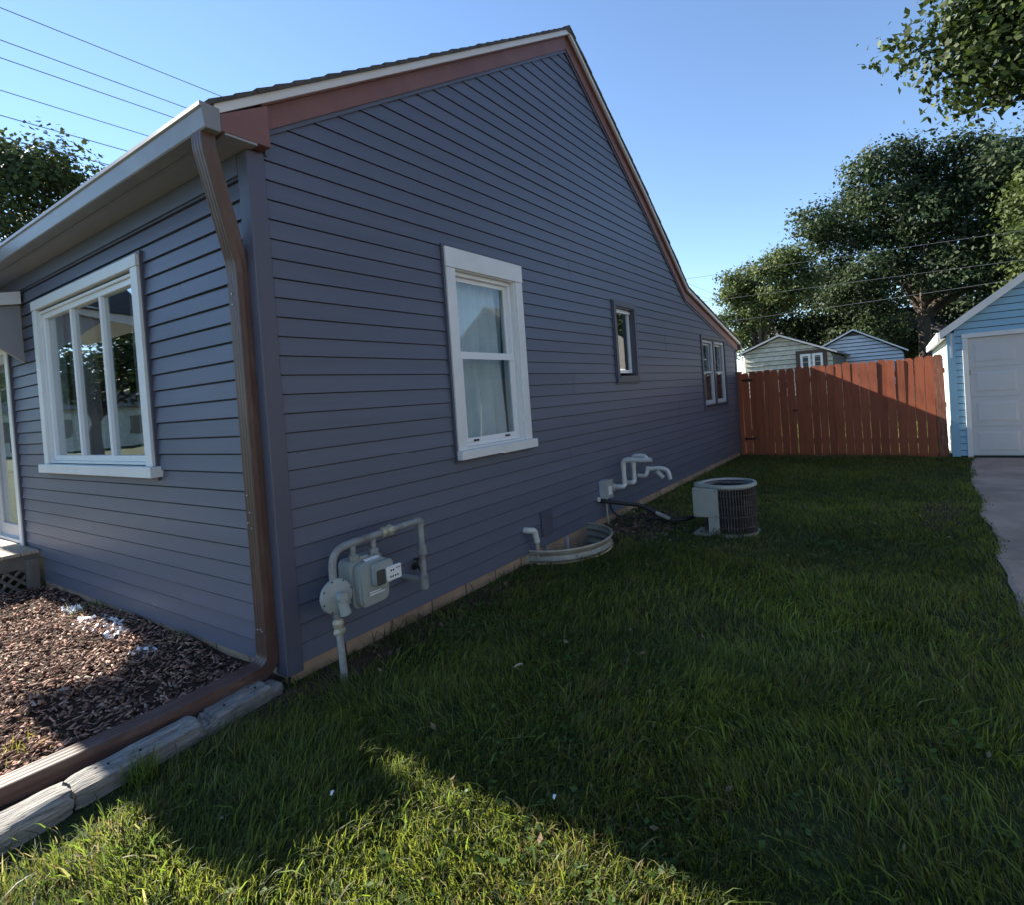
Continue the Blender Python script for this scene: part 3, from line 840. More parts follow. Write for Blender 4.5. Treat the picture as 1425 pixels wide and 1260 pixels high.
# ------------------------------------------------------------------ downspout with its long ground extension
def downspout():
    def rp(w, d):     # ribbed rectangular profile: a along width, b along depth
        pts = []
        n = 14
        for i in range(n + 1):
            pts.append((-w / 2 + w * i / n, d / 2 + (0.003 if i % 4 in (1, 2) else -0.001)))
        for i in range(1, 7): pts.append((w / 2 + (0.002 if i % 3 == 1 else 0), d / 2 - d * i / 7))
        for i in range(n + 1): pts.append((w / 2 - w * i / n, -d / 2))
        for i in range(1, 7): pts.append((-w / 2 - (0.002 if i % 3 == 1 else 0), -d / 2 + d * i / 7))
        return pts
    X0_, Y0_ = -0.095, -0.062
    mb = MB(); mb.sweep([(X0_, Y0_, 2.44), (X0_, Y0_, 0.30)], rp(0.098, 0.074), up=(0, -1, 0))
    ds = mb.build('downspout', M['spout'], house, smooth=True)
    p = bent([(X0_ + .095, -0.25, 3.093), (X0_ + .095, -0.25, 3.03), (X0_ + .002, Y0_ - .006, 2.47), (X0_, Y0_ - .0, 2.40)], 0.09, 4)
    mb = MB(); mb.sweep(p, rp(0.100, 0.076), up=(0, -1, 0)); mb.build('offset_elbow', M['spout'], ds, smooth=True)
    # crimped elbow at the bottom
    q = bent([(X0_, Y0_, 0.315), (X0_, Y0_, 0.115), (X0_ - .01, -0.26, 0.098)], 0.15, 10)
    sc = [1.03 + (0.035 if i % 2 else 0) for i in range(len(q))]
    mb = MB(); mb.sweep(q, rp(0.100, 0.076), up=(0, -1, 0), scales=sc); mb.build('elbow', M['spout'], ds, smooth=True)
    mb = MB()
    e = [(X0_ - .008, -0.20, 0.100), (-0.115, -0.6, 0.088), (-0.145, -1.0, 0.078), (-0.185, -1.5, 0.068), (-0.25, -2.3, 0.066)]
    mb.sweep(e, rp(0.106, 0.080), up=(0, 0, 1)); mb.build('extension', M['spout_ext'], ds, smooth=True)
    for (dx, z) in ((-.01, 2.28), (-.012, 2.22), (-.02, 1.12), (-.005, 1.02), (.0, 0.93), (-.03, .96), (-.02, .34), (.01, .345), (.022, .335)):
        mb = MB(); mb.disc((X0_ + dx, Y0_ - 0.0385, z), (0, -1, 0), 0.0042, 0.006, 8); mb.build('screw', M['screw'], ds)
downspout()

# ------------------------------------------------------------------ stoop, awning
def stoop():
    s = thing('stoop', (-5.3, -0.7, 0), 'wooden entry stoop with bleached deck boards and lattice skirt', 'stoop')
    for i in range(10):
        y1 = -0.03 - i * 0.142
        mb = MB(); mb.box(-6.45, -4.13, y1 - 0.136, y1, 0.368, 0.402 + random.uniform(-.002, .002)); mb.build('deck_board', M['deck'], s, bevel=0.004)
    mb = MB(); mb.box(-4.19, -4.15, -1.40, -0.05, 0.24, 0.366); mb.build('rim_joist', M['lattice'], s)
    mb = MB(); mb.box(-6.4, -4.19, -1.44, -1.40, 0.0, 0.366); mb.build('riser', M['lattice'], s)
    for k in range(3):
        y = -0.10 - 0.62 * k
        mb = MB(); mb.box(-4.145, -4.06, y - 0.045, y + 0.045, -0.1, 0.33); mb.build('post', M['lattice'], s, bevel=0.004)
    for sg, x in ((1, -4.172), (-1, -4.162)):
        for i in range(-3, 16):
            y = -1.40 + i * 0.10
            a, b = (y, 0.0), (y + 0.24 * 1, 0.24)
            if sg < 0: a, b = (y + 0.24, 0.0), (y, 0.24)
            if min(a[0], b[0]) < -1.41 or max(a[0], b[0]) > -0.04: continue
            mb = MB(); mb.hexa([(x - .004, a[0] - .018, a[1]), (x + .004, a[0] - .018, a[1]), (x + .004, a[0] + .018, a[1]), (x - .004, a[0] + .018, a[1]),
                                (x - .004, b[0] - .018, b[1]), (x + .004, b[0] - .018, b[1]), (x + .004, b[0] + .018, b[1]), (x - .004, b[0] + .018, b[1])])
            mb.build('lattice_slat', M['lattice'], s)
    mb = MB(); mb.box(-5.6, -4.85, -0.62, -0.16, 0.405, 0.418); o = mb.build('doormat', M['mat'], None, bevel=0.004, loc=(-5.2, -0.4, 0.405))
    tag(o, 'grey doormat lying on the stoop at the storm door', 'doormat')
    a = thing('door_canopy', (-5.2, -0.5, 2.6), 'small gabled door canopy with side brackets above the storm door', 'canopy')
    mb = MB(); mb.hexa([(-5.75, -1.02, 2.66), (-4.0, -1.02, 2.66), (-4.0, -0.035, 2.83), (-5.75, -0.035, 2.83), (-5.75, -1.02, 2.76), (-4.0, -1.02, 2.76), (-4.0, -0.035, 2.95), (-5.75, -0.035, 2.95)])
    mb.build('canopy_slab', M['white'], a)
    mb = MB(); mb.add([(-5.8, -.41, 2.83), (-3.97, -.41, 2.83), (-4.88, -.41, 3.57), (-5.8, -1.06, 2.77), (-3.97, -1.06, 2.77), (-4.88, -1.06, 3.46)], [(0, 1, 2), (3, 5, 4), (0, 3, 4, 1), (1, 4, 5, 2), (2, 5, 3, 0)])
    mb.build('canopy_gable', M['shingle'], a)
    for x in (-5.70, -4.10):
        mb = MB(); mb.prism([(x, -0.03, 2.26), (x, -0.03, 2.825), (x, -0.62, 2.72)], (0.05, 0, 0)); mb.build('bracket', M['soffit'], a, bevel=0.003)
stoop()

# ================================================================== THINGS ON THE GABLE WALL
def gas_meter():
    g = thing('gas_meter', (0.22, 0.45, 0.0), 'grey gas meter with round regulator and painted pipe loop on the gable wall', 'gas meter')
    X = 0.215
    # riser with valve
    mb = MB(); mb.tube([(0.285, 0.165, -0.1), (0.262, 0.178, 0.12), (0.235, 0.188, 0.30)], 0.021, 14); rs = mb.build('riser', M['pipe'], g, smooth=True)
    mb = MB(); mb.tube([(.24, .187, .262), (.236, .188, .275), (.233, .188, .30), (.232, .189, .33), (.23, .19, .35)], 0.034, 10, [.8, 1.0, .75, 1.05, .8]); v = mb.build('valve', M['brass'], g)
    mb = MB(); mb.box(.255, .285, .176, .20, .285, .312); mb.build('valve_stem', M['brass'], v, bevel=0.004)
    mb = MB(); mb.tube([(.229, .19, .34), (.227, .19, .40)], 0.024, 12); mb.build('nipple', M['pipe'], g, smooth=True)
    # regulator: round diaphragm housing facing away from the wall
    mb = MB(); c = Vector((0.20, 0.193, 0.487))
    ax = Vector((1, -.12, 0.05)).normalized()
    prof = [(0.0, .050), (.012, .085), (.022, .100), (.030, .103), (.040, .103), (.048, .098), (.058, .070), (.066, .040)]
    mb.tube([c + ax * h for h, r in prof], 1.0, 28, [r for h, r in prof]); rg = mb.build('regulator', M['meter'], g, smooth=True)
    for i in range(8):
        t = i * math.pi / 4 + .3
        s = ax.orthogonal().normalized(); q = ax.cross(s)
        p = c + ax * .045 + (s * math.cos(t) + q * math.sin(t)) * 0.091
        mb = MB(); mb.disc(p, ax, 0.0065, 0.006, 8); mb.build('bolt', M['ink'], rg)
    mb = MB(); mb.tube([c + ax * .06, c + ax * .115], 0.029, 16); mb.build('spring_cap', M['meter'], rg, smooth=True)
    p0 = c + ax * .07 + Vector((0, .005, -.02))
    mb = MB(); mb.tube([p0, p0 + Vector((.01, .012, -.045)), p0 + Vector((.012, .02, -.085))], 0.031, 14, [.8, 1, 1.12]); mb.build('vent_spout', M['meter'], rg, smooth=True)
    # pipe loop
    mb = MB(); mb.tube(bent([(X, 0.19, 0.53), (X, 0.19, 0.755), (X, 0.60, 0.768)], 0.11, 8), 0.0235, 16); mb.build('inlet_pipe', M['pipe'], g, smooth=True)
    mb = MB(); mb.tube([(X, .575, .767), (X, .585, .767), (X, .60, .768), (X, .61, .768), (X, .63, .768), (X, .64, .769), (X, .66, .769), (X, .672, .769)], 0.030, 8, [.9, 1.15, 1.2, .95, .95, 1.25, 1.2, .9]); mb.build('union', M['brass'], g)
    mb = MB(); mb.tube([(X, .665, .769), (X, .90, .772)], 0.0225, 16); mb.build('outlet_pipe', M['pipe'], g, smooth=True)
    mb = MB(); mb.tube(bent([(X, .885, .772), (X, .925, .772), (X, .925, .73)], 0.035, 5), 0.029, 14); mb.build('elbow', M['pipe'], g, smooth=True)
    mb = MB(); mb.tube([(X, .925, .74), (X, .925, .34)], 0.0225, 16); mb.build('outlet_pipe', M['pipe'], g, smooth=True)
    mb = MB(); mb.tube([(X, .925, .60), (X, .925, .59), (X, .925, .54), (X, .925, .53)], 0.030, 10, [.85, 1.1, 1.1, .85]); mb.build('coupling', M['pipe'], g)
    mb = MB(); mb.tube([(X, .925, .40), (X, .925, .39), (X, .925, .30), (X, .925, .29)], 0.031, 12, [.85, 1.0, 1.0, .8]); mb.build('tee', M['pipe'], g)
    mb = MB(); mb.tube([(X, .925, .355), (0.0, .925, .355)], 0.0215, 12); mb.build('wall_pipe', M['pipe'], g, smooth=True)
    # meter body: two drops, cast body, belly and index
    for y in (0.345, 0.505):
        mb = MB(); mb.tube([(X, y, .75), (X, y, .655)], 0.0175, 12); mb.build('drop', M['pipe'], g, smooth=True)
        mb = MB(); mb.tube([(X, y, .690), (X, y, .684), (X, y, .655), (X, y, .648)], 0.031, 8, [.85, 1.0, 1.0, .85]); mb.build('nut', M['pipe'], g)
    def slab(x0, x1, y0, y1, z0, z1, r, name, mat, parent, bev=0.006):
        pts = []
        for (cy, cz, a0) in ((y1 - r, z1 - r, 0), (y0 + r, z1 - r, 90), (y0 + r, z0 + r, 180), (y1 - r, z0 + r, 270)):
            for k in range(5):
                t = R(a0 + 22.5 * k); pts.append((x0, cy + r * math.cos(t), cz + r * math.sin(t)))
        mb = MB(); mb.prism(pts, (x1 - x0, 0, 0)); return mb.build(name, mat, parent, smooth=True, bevel=bev, seg=2)
    body = slab(0.115, 0.235, 0.300, 0.555, 0.385, 0.655, 0.035, 'body', M['meter'], g)
    slab(0.2355, 0.300, 0.315, 0.545, 0.372, 0.640, 0.05, 'front_cover', M['meter'], g, 0.014)
    slab(0.241, 0.2445, 0.298, 0.558, 0.367, 0.52, 0.04, 'flange', M['meter'], g, 0.001)
    mb = MB(); mb.disc((.20, .415, .6545), (0, 0, 1), .042, .014, 20); mb.build('filler_cap', M['meter'], g, smooth=True)
    hd = slab(0.300, 0.345, 0.395, 0.545, 0.485, 0.630, 0.03, 'index_housing', M['meter'], g, 0.008)
    slab(0.346, 0.350, 0.402, 0.470, 0.492, 0.585, 0.012, 'index_window', M['meter_dark'], g, 0.001)
    mb = MB(); mb.box(.345, .362, .474, .590, .500, .588); ip = mb.build('index_plate', M['plate'], g, bevel=0.003)
    for (y, z) in ((.505, .562), (.523, .562), (.498, .525), (.517, .525), (.537, .525), (.557, .525)):
        mb = MB(); mb.disc((.3621, y, z), (1, 0, 0), 0.0065, 0.001, 10); mb.build('dial', M['ink'], ip)
    mb = MB(); mb.box(.3621, .363, .545, .578, .566, .571); mb.build('dial_mark', M['ink'], ip)
    mb = MB(); mb.hexa([(.250, .385, .648), (.282, .385, .636), (.282, .50, .636), (.250, .50, .648), (.250, .385, .650), (.282, .385, .638), (.282, .50, .638), (.250, .50, .650)]); mb.build('top_label', M['plate'], g)
    mb = MB(); mb.box(.3145, .3165, .365, .485, .440, .449); mb.box(.3145, .3165, .365, .455, .455, .463); mb.build('body_label', M['plate'], g)
gas_meter()

def hose_bib():
    h = thing('hose_bib', (0.03, 1.03, 0.36), 'small black tap on the siding beside the gas pipe', 'tap')
    mb = MB(); mb.tube(bent([(0.0, 1.03, .40), (.075, 1.03, .40), (.105, 1.03, .345)], .03), .013, 10); mb.build('spout', M['black'], h, smooth=True)
    mb = MB(); mb.tube([(.055, 1.03, .40), (.055, 1.03, .455)], .007, 8); mb.build('stem', M['black'], h)
    mb = MB(); mb.tube([(.055 + .024 * math.cos(t), 1.03 + .024 * math.sin(t), .457) for t in [i * math.pi / 6 for i in range(13)]], .005, 6); mb.build('hand_wheel', M['black'], h)
    mb = MB(); mb.disc((.022, 1.03, .40), (1, 0, 0), .026, .006, 12); mb.build('flange', M['black'], h)
hose_bib()

def vent_pipes():
    for (y, xo, z, lab, tip) in ((4.50, 0.47, 0.725, 'near white plastic vent pipe rising from the wall and pointing straight out', 0), (4.80, 0.30, 0.735, 'far white plastic vent pipe whose end turns down behind the straight one', 1)):
        t = thing('vent_pipe', (0.06, y, 0.4), lab, 'vent pipe', 'white vent pipes low on the gable wall')
        px = 0.135
        mb = MB(); mb.tube(bent([(0.0, y - .06, .40), (px, y - .05, .405), (px, y, .42), (px, y, .50)], 0.07, 6), .031, 16); mb.build('elbow', M['pvc'], t, smooth=True)
        mb = MB(); mb.tube([(px, y, .48), (px, y, z - .09)], .0275, 16); mb.build('pipe', M['pvc'], t, smooth=True)
        mb = MB(); mb.tube(bent([(px, y, z - .115), (px, y, z), (px + .12, y, z)], .075, 6), .031, 16); mb.build('elbow', M['pvc'], t, smooth=True)
        if tip: path = bent([(px + .10, y, z), (xo, y, z), (xo + .03, y, z - .07)], .05, 5)
        else: path = [(px + .10, y, z), (xo + .03, y, z)]
        mb = MB(); mb.tube(path, .0275, 16, cap=False); mb.build('outlet', M['pvc'], t, smooth=True)
        d = (Vector(path[-1]) - Vector(path[-2])).normalized()
        mb = MB(); mb.disc(Vector(path[-1]) - d * .03, d, .0268, .003, 16); mb.build('bore_shade', M['ink'], t)  # black disc painting the darkness inside the hollow pipe end
        mb = MB(); mb.disc((.021, y - .06, .40), (1, 0, 0), .045, .006, 16); mb.build('flange', M['pvc'], t)
    t = thing('vent_pipe', (0.06, 5.3, 0.4), 'short white trap shaped vent pipe right of the two tall ones', 'vent pipe', 'white vent pipes low on the gable wall')
    mb = MB(); mb.tube(bent([(0, 5.22, .42), (.12, 5.22, .415), (.14, 5.25, .50), (.14, 5.25, .54)], .05, 5), .028, 14); mb.build('trap', M['pvc'], t, smooth=True)
    mb = MB(); mb.tube(bent([(.14, 5.25, .505), (.30, 5.27, .52), (.40, 5.29, .49), (.42, 5.30, .37)], .09, 6), .029, 14); mb.build('bend', M['pvc'], t, smooth=True)
    mb = MB(); mb.tube([(.24, 5.30, .47), (.31, 5.34, .38)], .03, 12); mb.build('branch', M['pvc'], t, smooth=True)
    e = thing('drain_elbow', (0.06, 2.5, 0.3), 'small white plastic elbow turned down beside the window well', 'pipe')
    mb = MB(); mb.tube(bent([(0, 2.47, .325), (.075, 2.475, .325), (.085, 2.53, .315), (.088, 2.56, .20)], .07, 6), .0285, 16); mb.build('elbow', M['pvc'], e, smooth=True)
    mb = MB(); mb.tube([(.088, 2.56, .205), (.088, 2.56, -.05)], .021, 14); mb.build('drop_pipe', M['galv'], e, smooth=True)
vent_pipes()

mb = MB(); mb.box(0.012, 0.034, 2.755, 2.955, 0.195, 0.435)
o = mb.build('cover_plate', M['darktrim'], None, bevel=0.003, loc=(0.02, 2.855, 0.195)); tag(o, 'dark slate rectangular cover plate on the siding above the window well', 'cover plate')

def window_well():
    t = thing('window_well', (0.3, WY, 0.0), 'galvanised steel half round window well against the foundation', 'window well')
    K = 40
    mb = MB(); vs = []; fs = []; zs = []
    z = 0.118
    while z > -0.62:
        zs.append(z); z -= 0.018
    for z in zs:
        b = 0.012 * math.sin((0.118 - z) * 2 * math.pi / 0.075)
        for i in range(K + 1):
            a = -math.pi / 2 + math.pi * i / K
            vs.append(((WB - .012 + b) * math.cos(a) + 0.002, WY + (WA - .012 + b) * math.sin(a), z))
    n = K + 1
    for j in range(len(zs) - 1):
        for i in range(K): fs.append((j * n + i, j * n + i + 1, (j + 1) * n + i + 1, (j + 1) * n + i))
    mb.add(vs, fs); mb.build('corrugated_wall', M['galv'], t, smooth=True, recalc=False)
    mb = MB(); rim = [((WB - .006) * math.cos(a) + 0.006, WY + (WA - .006) * math.sin(a), 0.118) for a in [-math.pi / 2 + math.pi * i / K for i in range(K + 1)]]
    mb.sweep(rim, [(-.008, -.012), (.006, -.012), (.012, -.004), (.009, .008), (-.006, .009), (-.012, -.002)]); mb.build('rim', M['galv'], t, smooth=True)
    for y in (WY - WA, WY + WA):
        s = 1 if y < WY else -1
        mb = MB(); mb.box(0.005, 0.011, min(y, y + s * -.07), max(y, y + s * -.07), -0.4, 0.085); mb.build('flange', M['galv'], t)
    mb = MB(); mb.add([(0, WY - WA, -.6)] + [((WB) * math.cos(a), WY + WA * math.sin(a), -.6) for a in [-math.pi / 2 + math.pi * i / K for i in range(K + 1)]], [tuple(range(K + 2))]); mb.build('floor', M['gravel'], t, recalc=False)
    for ya, yb in ((WY + .10, WY + .13), (WY - .30, WY - .285)):
        mb = MB(); mb.box(0.006, 0.03, ya, yb, -.5, .088); mb.build('window_jamb', M['greyframe'], t)
    mb = MB(); mb.box(0.005, 0.016, WY - .285, WY + .10, -.42, -.05); mb.build('basement_pane', M['meter_dark'], t)
window_well()

def disconnect():
    d = thing('disconnect_box', (0.06, 4.16, 0.3), 'light grey electrical disconnect box with a conduit under it on the wall', 'electrical box')
    mb = MB(); mb.box(0.008, 0.095, 4.06, 4.24, 0.325, 0.53); b = mb.build('box', M['greyframe'], d, bevel=0.004)
    mb = MB(); mb.box(0.0955, 0.101, 4.055, 4.246, 0.320, 0.535); mb.build('cover', M['ac_cream'], d, bevel=0.003)
    mb = MB(); mb.box(0.1015, 0.103, 4.12, 4.20, 0.36, 0.46); mb.build('label_sticker', M['plate'], d)
    mb = MB(); mb.tube([(.05, 4.15, .325), (.05, 4.15, .12), (.055, 4.16, -.05)], .012, 10); mb.build('conduit', M['galv'], d, smooth=True)
    mb = MB(); mb.disc((.022, 3.99, .33), (1, 0, 0), .028, .02, 12); mb.build('seal', M['pvc'], d)
    l = thing('refrigerant_line', (0.5, 4.4, 0.0), 'black insulated hose running from the wall to the air conditioner', 'hose')
    mb = MB(); mb.tube(bent([(0.0, 4.05, .30), (.10, 4.06, .295), (.42, 4.35, .21), (.60, 4.38, .10), (.76, 4.36, .05), (.92, 4.45, .06), (1.08, 4.30, .17), (1.2, 4.27, .18)], .14, 5), .022, 10); mb.build('hose', M['black'], l, smooth=True)
    mb = MB(); mb.tube(bent([(.045, 4.22, .33), (.06, 4.26, .10), (.2, 4.45, .03), (.5, 4.47, .03), (.8, 4.40, .045)], .12, 5), .011, 8); mb.build('whip', M['black'], l, smooth=True)
    mb = MB(); mb.tube([(.56, 4.375, .128), (.73, 4.362, .068)], .024, 8); mb.build('joint_tape', M['galv'], l, smooth=True)
disconnect()

def condenser():
    cx, cy, H = 1.42, 4.28, 0.53
    a = thing('air_conditioner', (cx, cy, 0), 'round air conditioner condenser with cream top ring and brown louvred side on the lawn', 'air conditioner')
    mb = MB(); mb.disc((cx, cy, -.02), (0, 0, 1), .285, .045, 32); mb.box(cx - .32, cx, cy - .27, cy, -.02, .024); mb.build('base_pan', M['galv'], a)
    mb = MB(); mb.tube([(cx, cy, .03), (cx, cy, H - .06)], .232, 32, cap=False); mb.build('coil', M['ac_dark'], a, smooth=True)
    mb = MB()
    for i in range(58):
        t = 2 * math.pi * i / 58
        c, s = math.cos(t), math.sin(t); r0, r1 = .242, .266; w = .0062
        q = [(r0, -w), (r1, -w * .5), (r1, w * .8), (r0, w)]
        P = [(cx + c * r - s * k, cy + s * r + c * k) for r, k in q]
        mb.hexa([(x, y, .03) for x, y in P] + [(x, y, H - .05) for x, y in P])
    o = mb.build('louvre_cage', M['ac_brown'], a, recalc=False)
    mb = MB()
    for z in (.09, .20, .31, .42):
        mb.tube([(cx + .267 * math.cos(t), cy + .267 * math.sin(t), z) for t in [2 * math.pi * i / 40 for i in range(41)]], .004, 6)
    mb.build('hoop', M['ac_brown'], a)
    # top ring, pulled out to a corner over the service box
    K = 48; vs = []; fs = []
    def ring(r, z):
        out = []
        for i in range(K):
            t = 2 * math.pi * i / K; k = r
            d = (t - math.radians(207) + math.pi) % (2 * math.pi) - math.pi
            k += 0.085 * max(0, 1 - abs(d) / 0.50) * (1 if r > .25 else .6)
            out.append((cx + k * math.cos(t), cy + k * math.sin(t), z))
        return out
    rings = [ring(.270, H - .034), ring(.279, H - .030), ring(.279, H - .008), ring(.273, H), ring(.249, H), ring(.243, H - .010), ring(.241, H - .05)]
    for rg in rings: vs += rg
    for j in range(len(rings) - 1):
        for i in range(K): fs.append((j * K + i, j * K + (i + 1) % K, (j + 1) * K + (i + 1) % K, (j + 1) * K + i))
    mb = MB(); mb.add(vs, fs); mb.build('top_ring', M['ac_cream'], a, smooth=True)
    mb = MB(); mb.disc((cx, cy, H - .16), (0, 0, 1), .235, .01, 32); mb.build('fan_deck', M['ac_dark'], a)
    for i in range(4):
        t = i * math.pi / 2 + .4
        mb = MB(); c, s = math.cos(t), math.sin(t)
        P = [(.05, -.035, -.01), (.20, -.075, -.02), (.20, .06, .025), (.05, .035, .01)]
        V = [(cx + c * x - s * y, cy + s * x + c * y, H - .10 + z) for x, y, z in P]
        mb.prism(V, (0, 0, .004)); mb.build('fan_blade', M['ac_dark'], a)
    mb = MB(); mb.tube([(cx, cy, H - .15), (cx, cy, H - .05)], .05, 16); mb.build('motor', M['galv'], a, smooth=True)
    mb = MB()
    for r in (.07, .11, .15, .19, .232):
        mb.tube([(cx + r * math.cos(t), cy + r * math.sin(t), H - .02 + .01 * (1 - r / .25)) for t in [2 * math.pi * i / 32 for i in range(33)]], .0022, 5)
    for i in range(6):
        t = i * math.pi / 3
        mb.tube([(cx + .05 * math.cos(t), cy + .05 * math.sin(t), H - .012), (cx + .242 * math.cos(t), cy + .242 * math.sin(t), H - .018)], .0025, 5)
    mb.build('fan_guard', M['ac_dark'], a)
    # service box and its lower panel
    mb = MB(); mb.box(cx - .305, cx - .045, cy - .270, cy - .05, .195, H - .035); sb = mb.build('service_box', M['ac_cream'], a, bevel=0.004)
    mb = MB(); mb.box(cx - .155, cx - .045, cy - .267, cy - .10, .02, .194); mb.build('lower_panel', M['ac_cream'], a, bevel=0.003)
    for (x, z) in ((-.28, .47), (-.07, .47), (-.07, .215), (-.28, .215), (-.075, .17)):
        mb = MB(); mb.disc((cx + x, cy - .2705, z), (0, -1, 0), .006, .004, 8); mb.build('screw', M['ink'], sb)
    mb = MB(); mb.box(cx - .315, cx - .305, cy - .22, cy - .12, .23, .36); mb.build('valve_cover', M['ink'], a)
condenser()

# ================================================================== EDGING, LITTER, WEEDS
def timbers():
    data = [(-0.015, -0.075, 0.040, -0.56, 0.080, 0.082, 'far weathered grey landscape timber, split and broken, ending at the house corner'),
            (0.036, -0.545, 0.078, -1.075, 0.078, 0.092, 'middle weathered grey landscape timber with a worn rounded end'),
            (0.085, -1.088, 0.200, -2.5, 0.082, 0.096, 'near weathered grey landscape timber at the left edge of the picture')]
    for q, (x0, y0, x1, y1, hw, hz, lab) in enumerate(data):
        n = 40; K = 20
        prof = []
        for i in range(K):
            t = 2 * math.pi * i / K; c, s = math.cos(t), math.sin(t)
            k = 1 / max(abs(c) ** 7 + abs(s) ** 7, 1e-9) ** (1 / 7)
            prof.append((c * k, s * k))
        mb = MB(); vs = []
        for i in range(n + 1):
            f = i / n
            e = 1.0
            if f < 0.035: e = 0.90 + 0.1 * f / .035
            if f > 0.965: e = 0.90 + 0.1 * (1 - f) / .035
            for (a, b) in prof:
                nx = mnoise.noise(Vector((a * 1.2 + q * 9, b * 1.2, f * 5))) * .010 + mnoise.noise(Vector((a * 3 + q, b * 3, f * 16))) * .005
                top = 0
                if q == 0 and b > .3:      # broken upper layer at both ends
                    if f > .80: top = -.012 - .02 * (mnoise.noise(Vector((a * 3, f * 9, 1))) > 0)
                    if f < .16: top = -.03
                gro = -0.010 if (b > .8 and abs(a - .25 + .1 * mnoise.noise(Vector((f * 4, q, 0)))) < .12 and .1 < f < .85) else 0
                x = x0 + (x1 - x0) * f + a * hw * e + nx; z = hz * .46 + b * hz * .56 * e + nx + top + gro
                vs.append((x, y0 + (y1 - y0) * f + mnoise.noise(Vector((a * 2, b * 2, q * 3.3))) * .02 * (f in (0, 1)), z))
        fs = [(i * K + j, i * K + (j + 1) % K, (i + 1) * K + (j + 1) % K, (i + 1) * K + j) for i in range(n) for j in range(K)]
        fs += [tuple(range(K)), tuple(n * K + j for j in range(K))]
        mb.add(vs, fs)
        t = thing('landscape_timber', ((x0 + x1) / 2, (y0 + y1) / 2, 0), lab, 'timber', 'weathered timbers edging the mulch bed')
        mb.build('beam', M['timber'], t, smooth=True)
        for k in range(3):
            f = random.uniform(.15, .85); X = x0 + (x1 - x0) * f + random.uniform(-.03, .04); Y = y0 + (y1 - y0) * f
            mb = MB(); mb.disc((X, Y, hz * 1.0 - .006), (0, 0, 1), .005, .009, 8); mb.build('nail', M['ink'], t)
timbers()

def crumple(name, cx, cy, z, sx, sy, lab, seed, mat='film'):
    n = 26; vs = []
    for i in range(n + 1):
        for j in range(n + 1):
            a, b = i / n - .5, j / n - .5
            d = Vector((a * 5 + seed, b * 5, seed))
            k = abs(mnoise.noise(d * .8)) * .06 + abs(mnoise.noise(d * 1.9)) * .03
            edge = 1 + .5 * mnoise.noise(Vector((math.atan2(b, a) * 1.3, seed, 3)))
            vs.append((cx + a * sx * edge + .02 * mnoise.noise(d * 1.2), cy + b * sy * edge + .02 * mnoise.noise(d * 1.2 + Vector((5, 0, 0))), z + k))
    fs = [(i * (n + 1) + j, (i + 1) * (n + 1) + j, (i + 1) * (n + 1) + j + 1, i * (n + 1) + j + 1) for i in range(n) for j in range(n)]
    mb = MB(); mb.add(vs, fs)
    o = mb.build(name, M[mat], None, recalc=False, smooth=True, loc=(cx, cy, z))
    tag(o, lab, 'plastic scrap', 'white plastic scraps on the mulch')
crumple('plastic_scrap', -2.12, -0.22, 0.065, 0.42, 0.22, 'largest crumpled white plastic sheet on the mulch by the front wall', 1.3)
crumple('plastic_scrap', -1.78, -0.24, 0.06, 0.26, 0.16, 'crumpled white plastic piece in the middle, right of the largest sheet', 4.1)
crumple('plastic_scrap', -1.22, -0.28, 0.045, 0.15, 0.12, 'small torn white plastic scrap nearest the downspout', 7.7)
crumple('plastic_scrap', -2.75, -0.20, 0.05, 0.20, 0.09, 'thin white plastic strip at the far left end of the mulch', 9.2)

for (x, y, L, lab) in ((1.085, -0.524, .014, 'tiny white scrap lying in the shaded grass at lower left of the lawn'),
                       (1.864, -0.115, .012, 'tiny white scrap beside the edge of the sunlit grass triangle'),
                       (1.149, 0.687, .030, 'small tan stick lying in the shaded grass below the gas meter')):
    n = 8; mb = MB(); a = random.uniform(0, 3); c, s = math.cos(a), math.sin(a)
    mb.sweep([(x - c * L, y - s * L, .062), (x - c * L * .3, y - s * L * .3, .067), (x + c * L * .4, y + s * L * .4, .066), (x + c * L, y + s * L, .060)], [(-.005, -.002), (.005, -.003), (.006, .002), (-.004, .003)], scales=[.6, 1, 1.1, .7])
    o = mb.build('scrap' if 'white' in lab else 'stick', M['litter'] if 'white' in lab else M['deck'], None, loc=(x, y, .06))
    tag(o, lab, 'scrap' if 'white' in lab else 'stick', 'bits lying on the lawn')

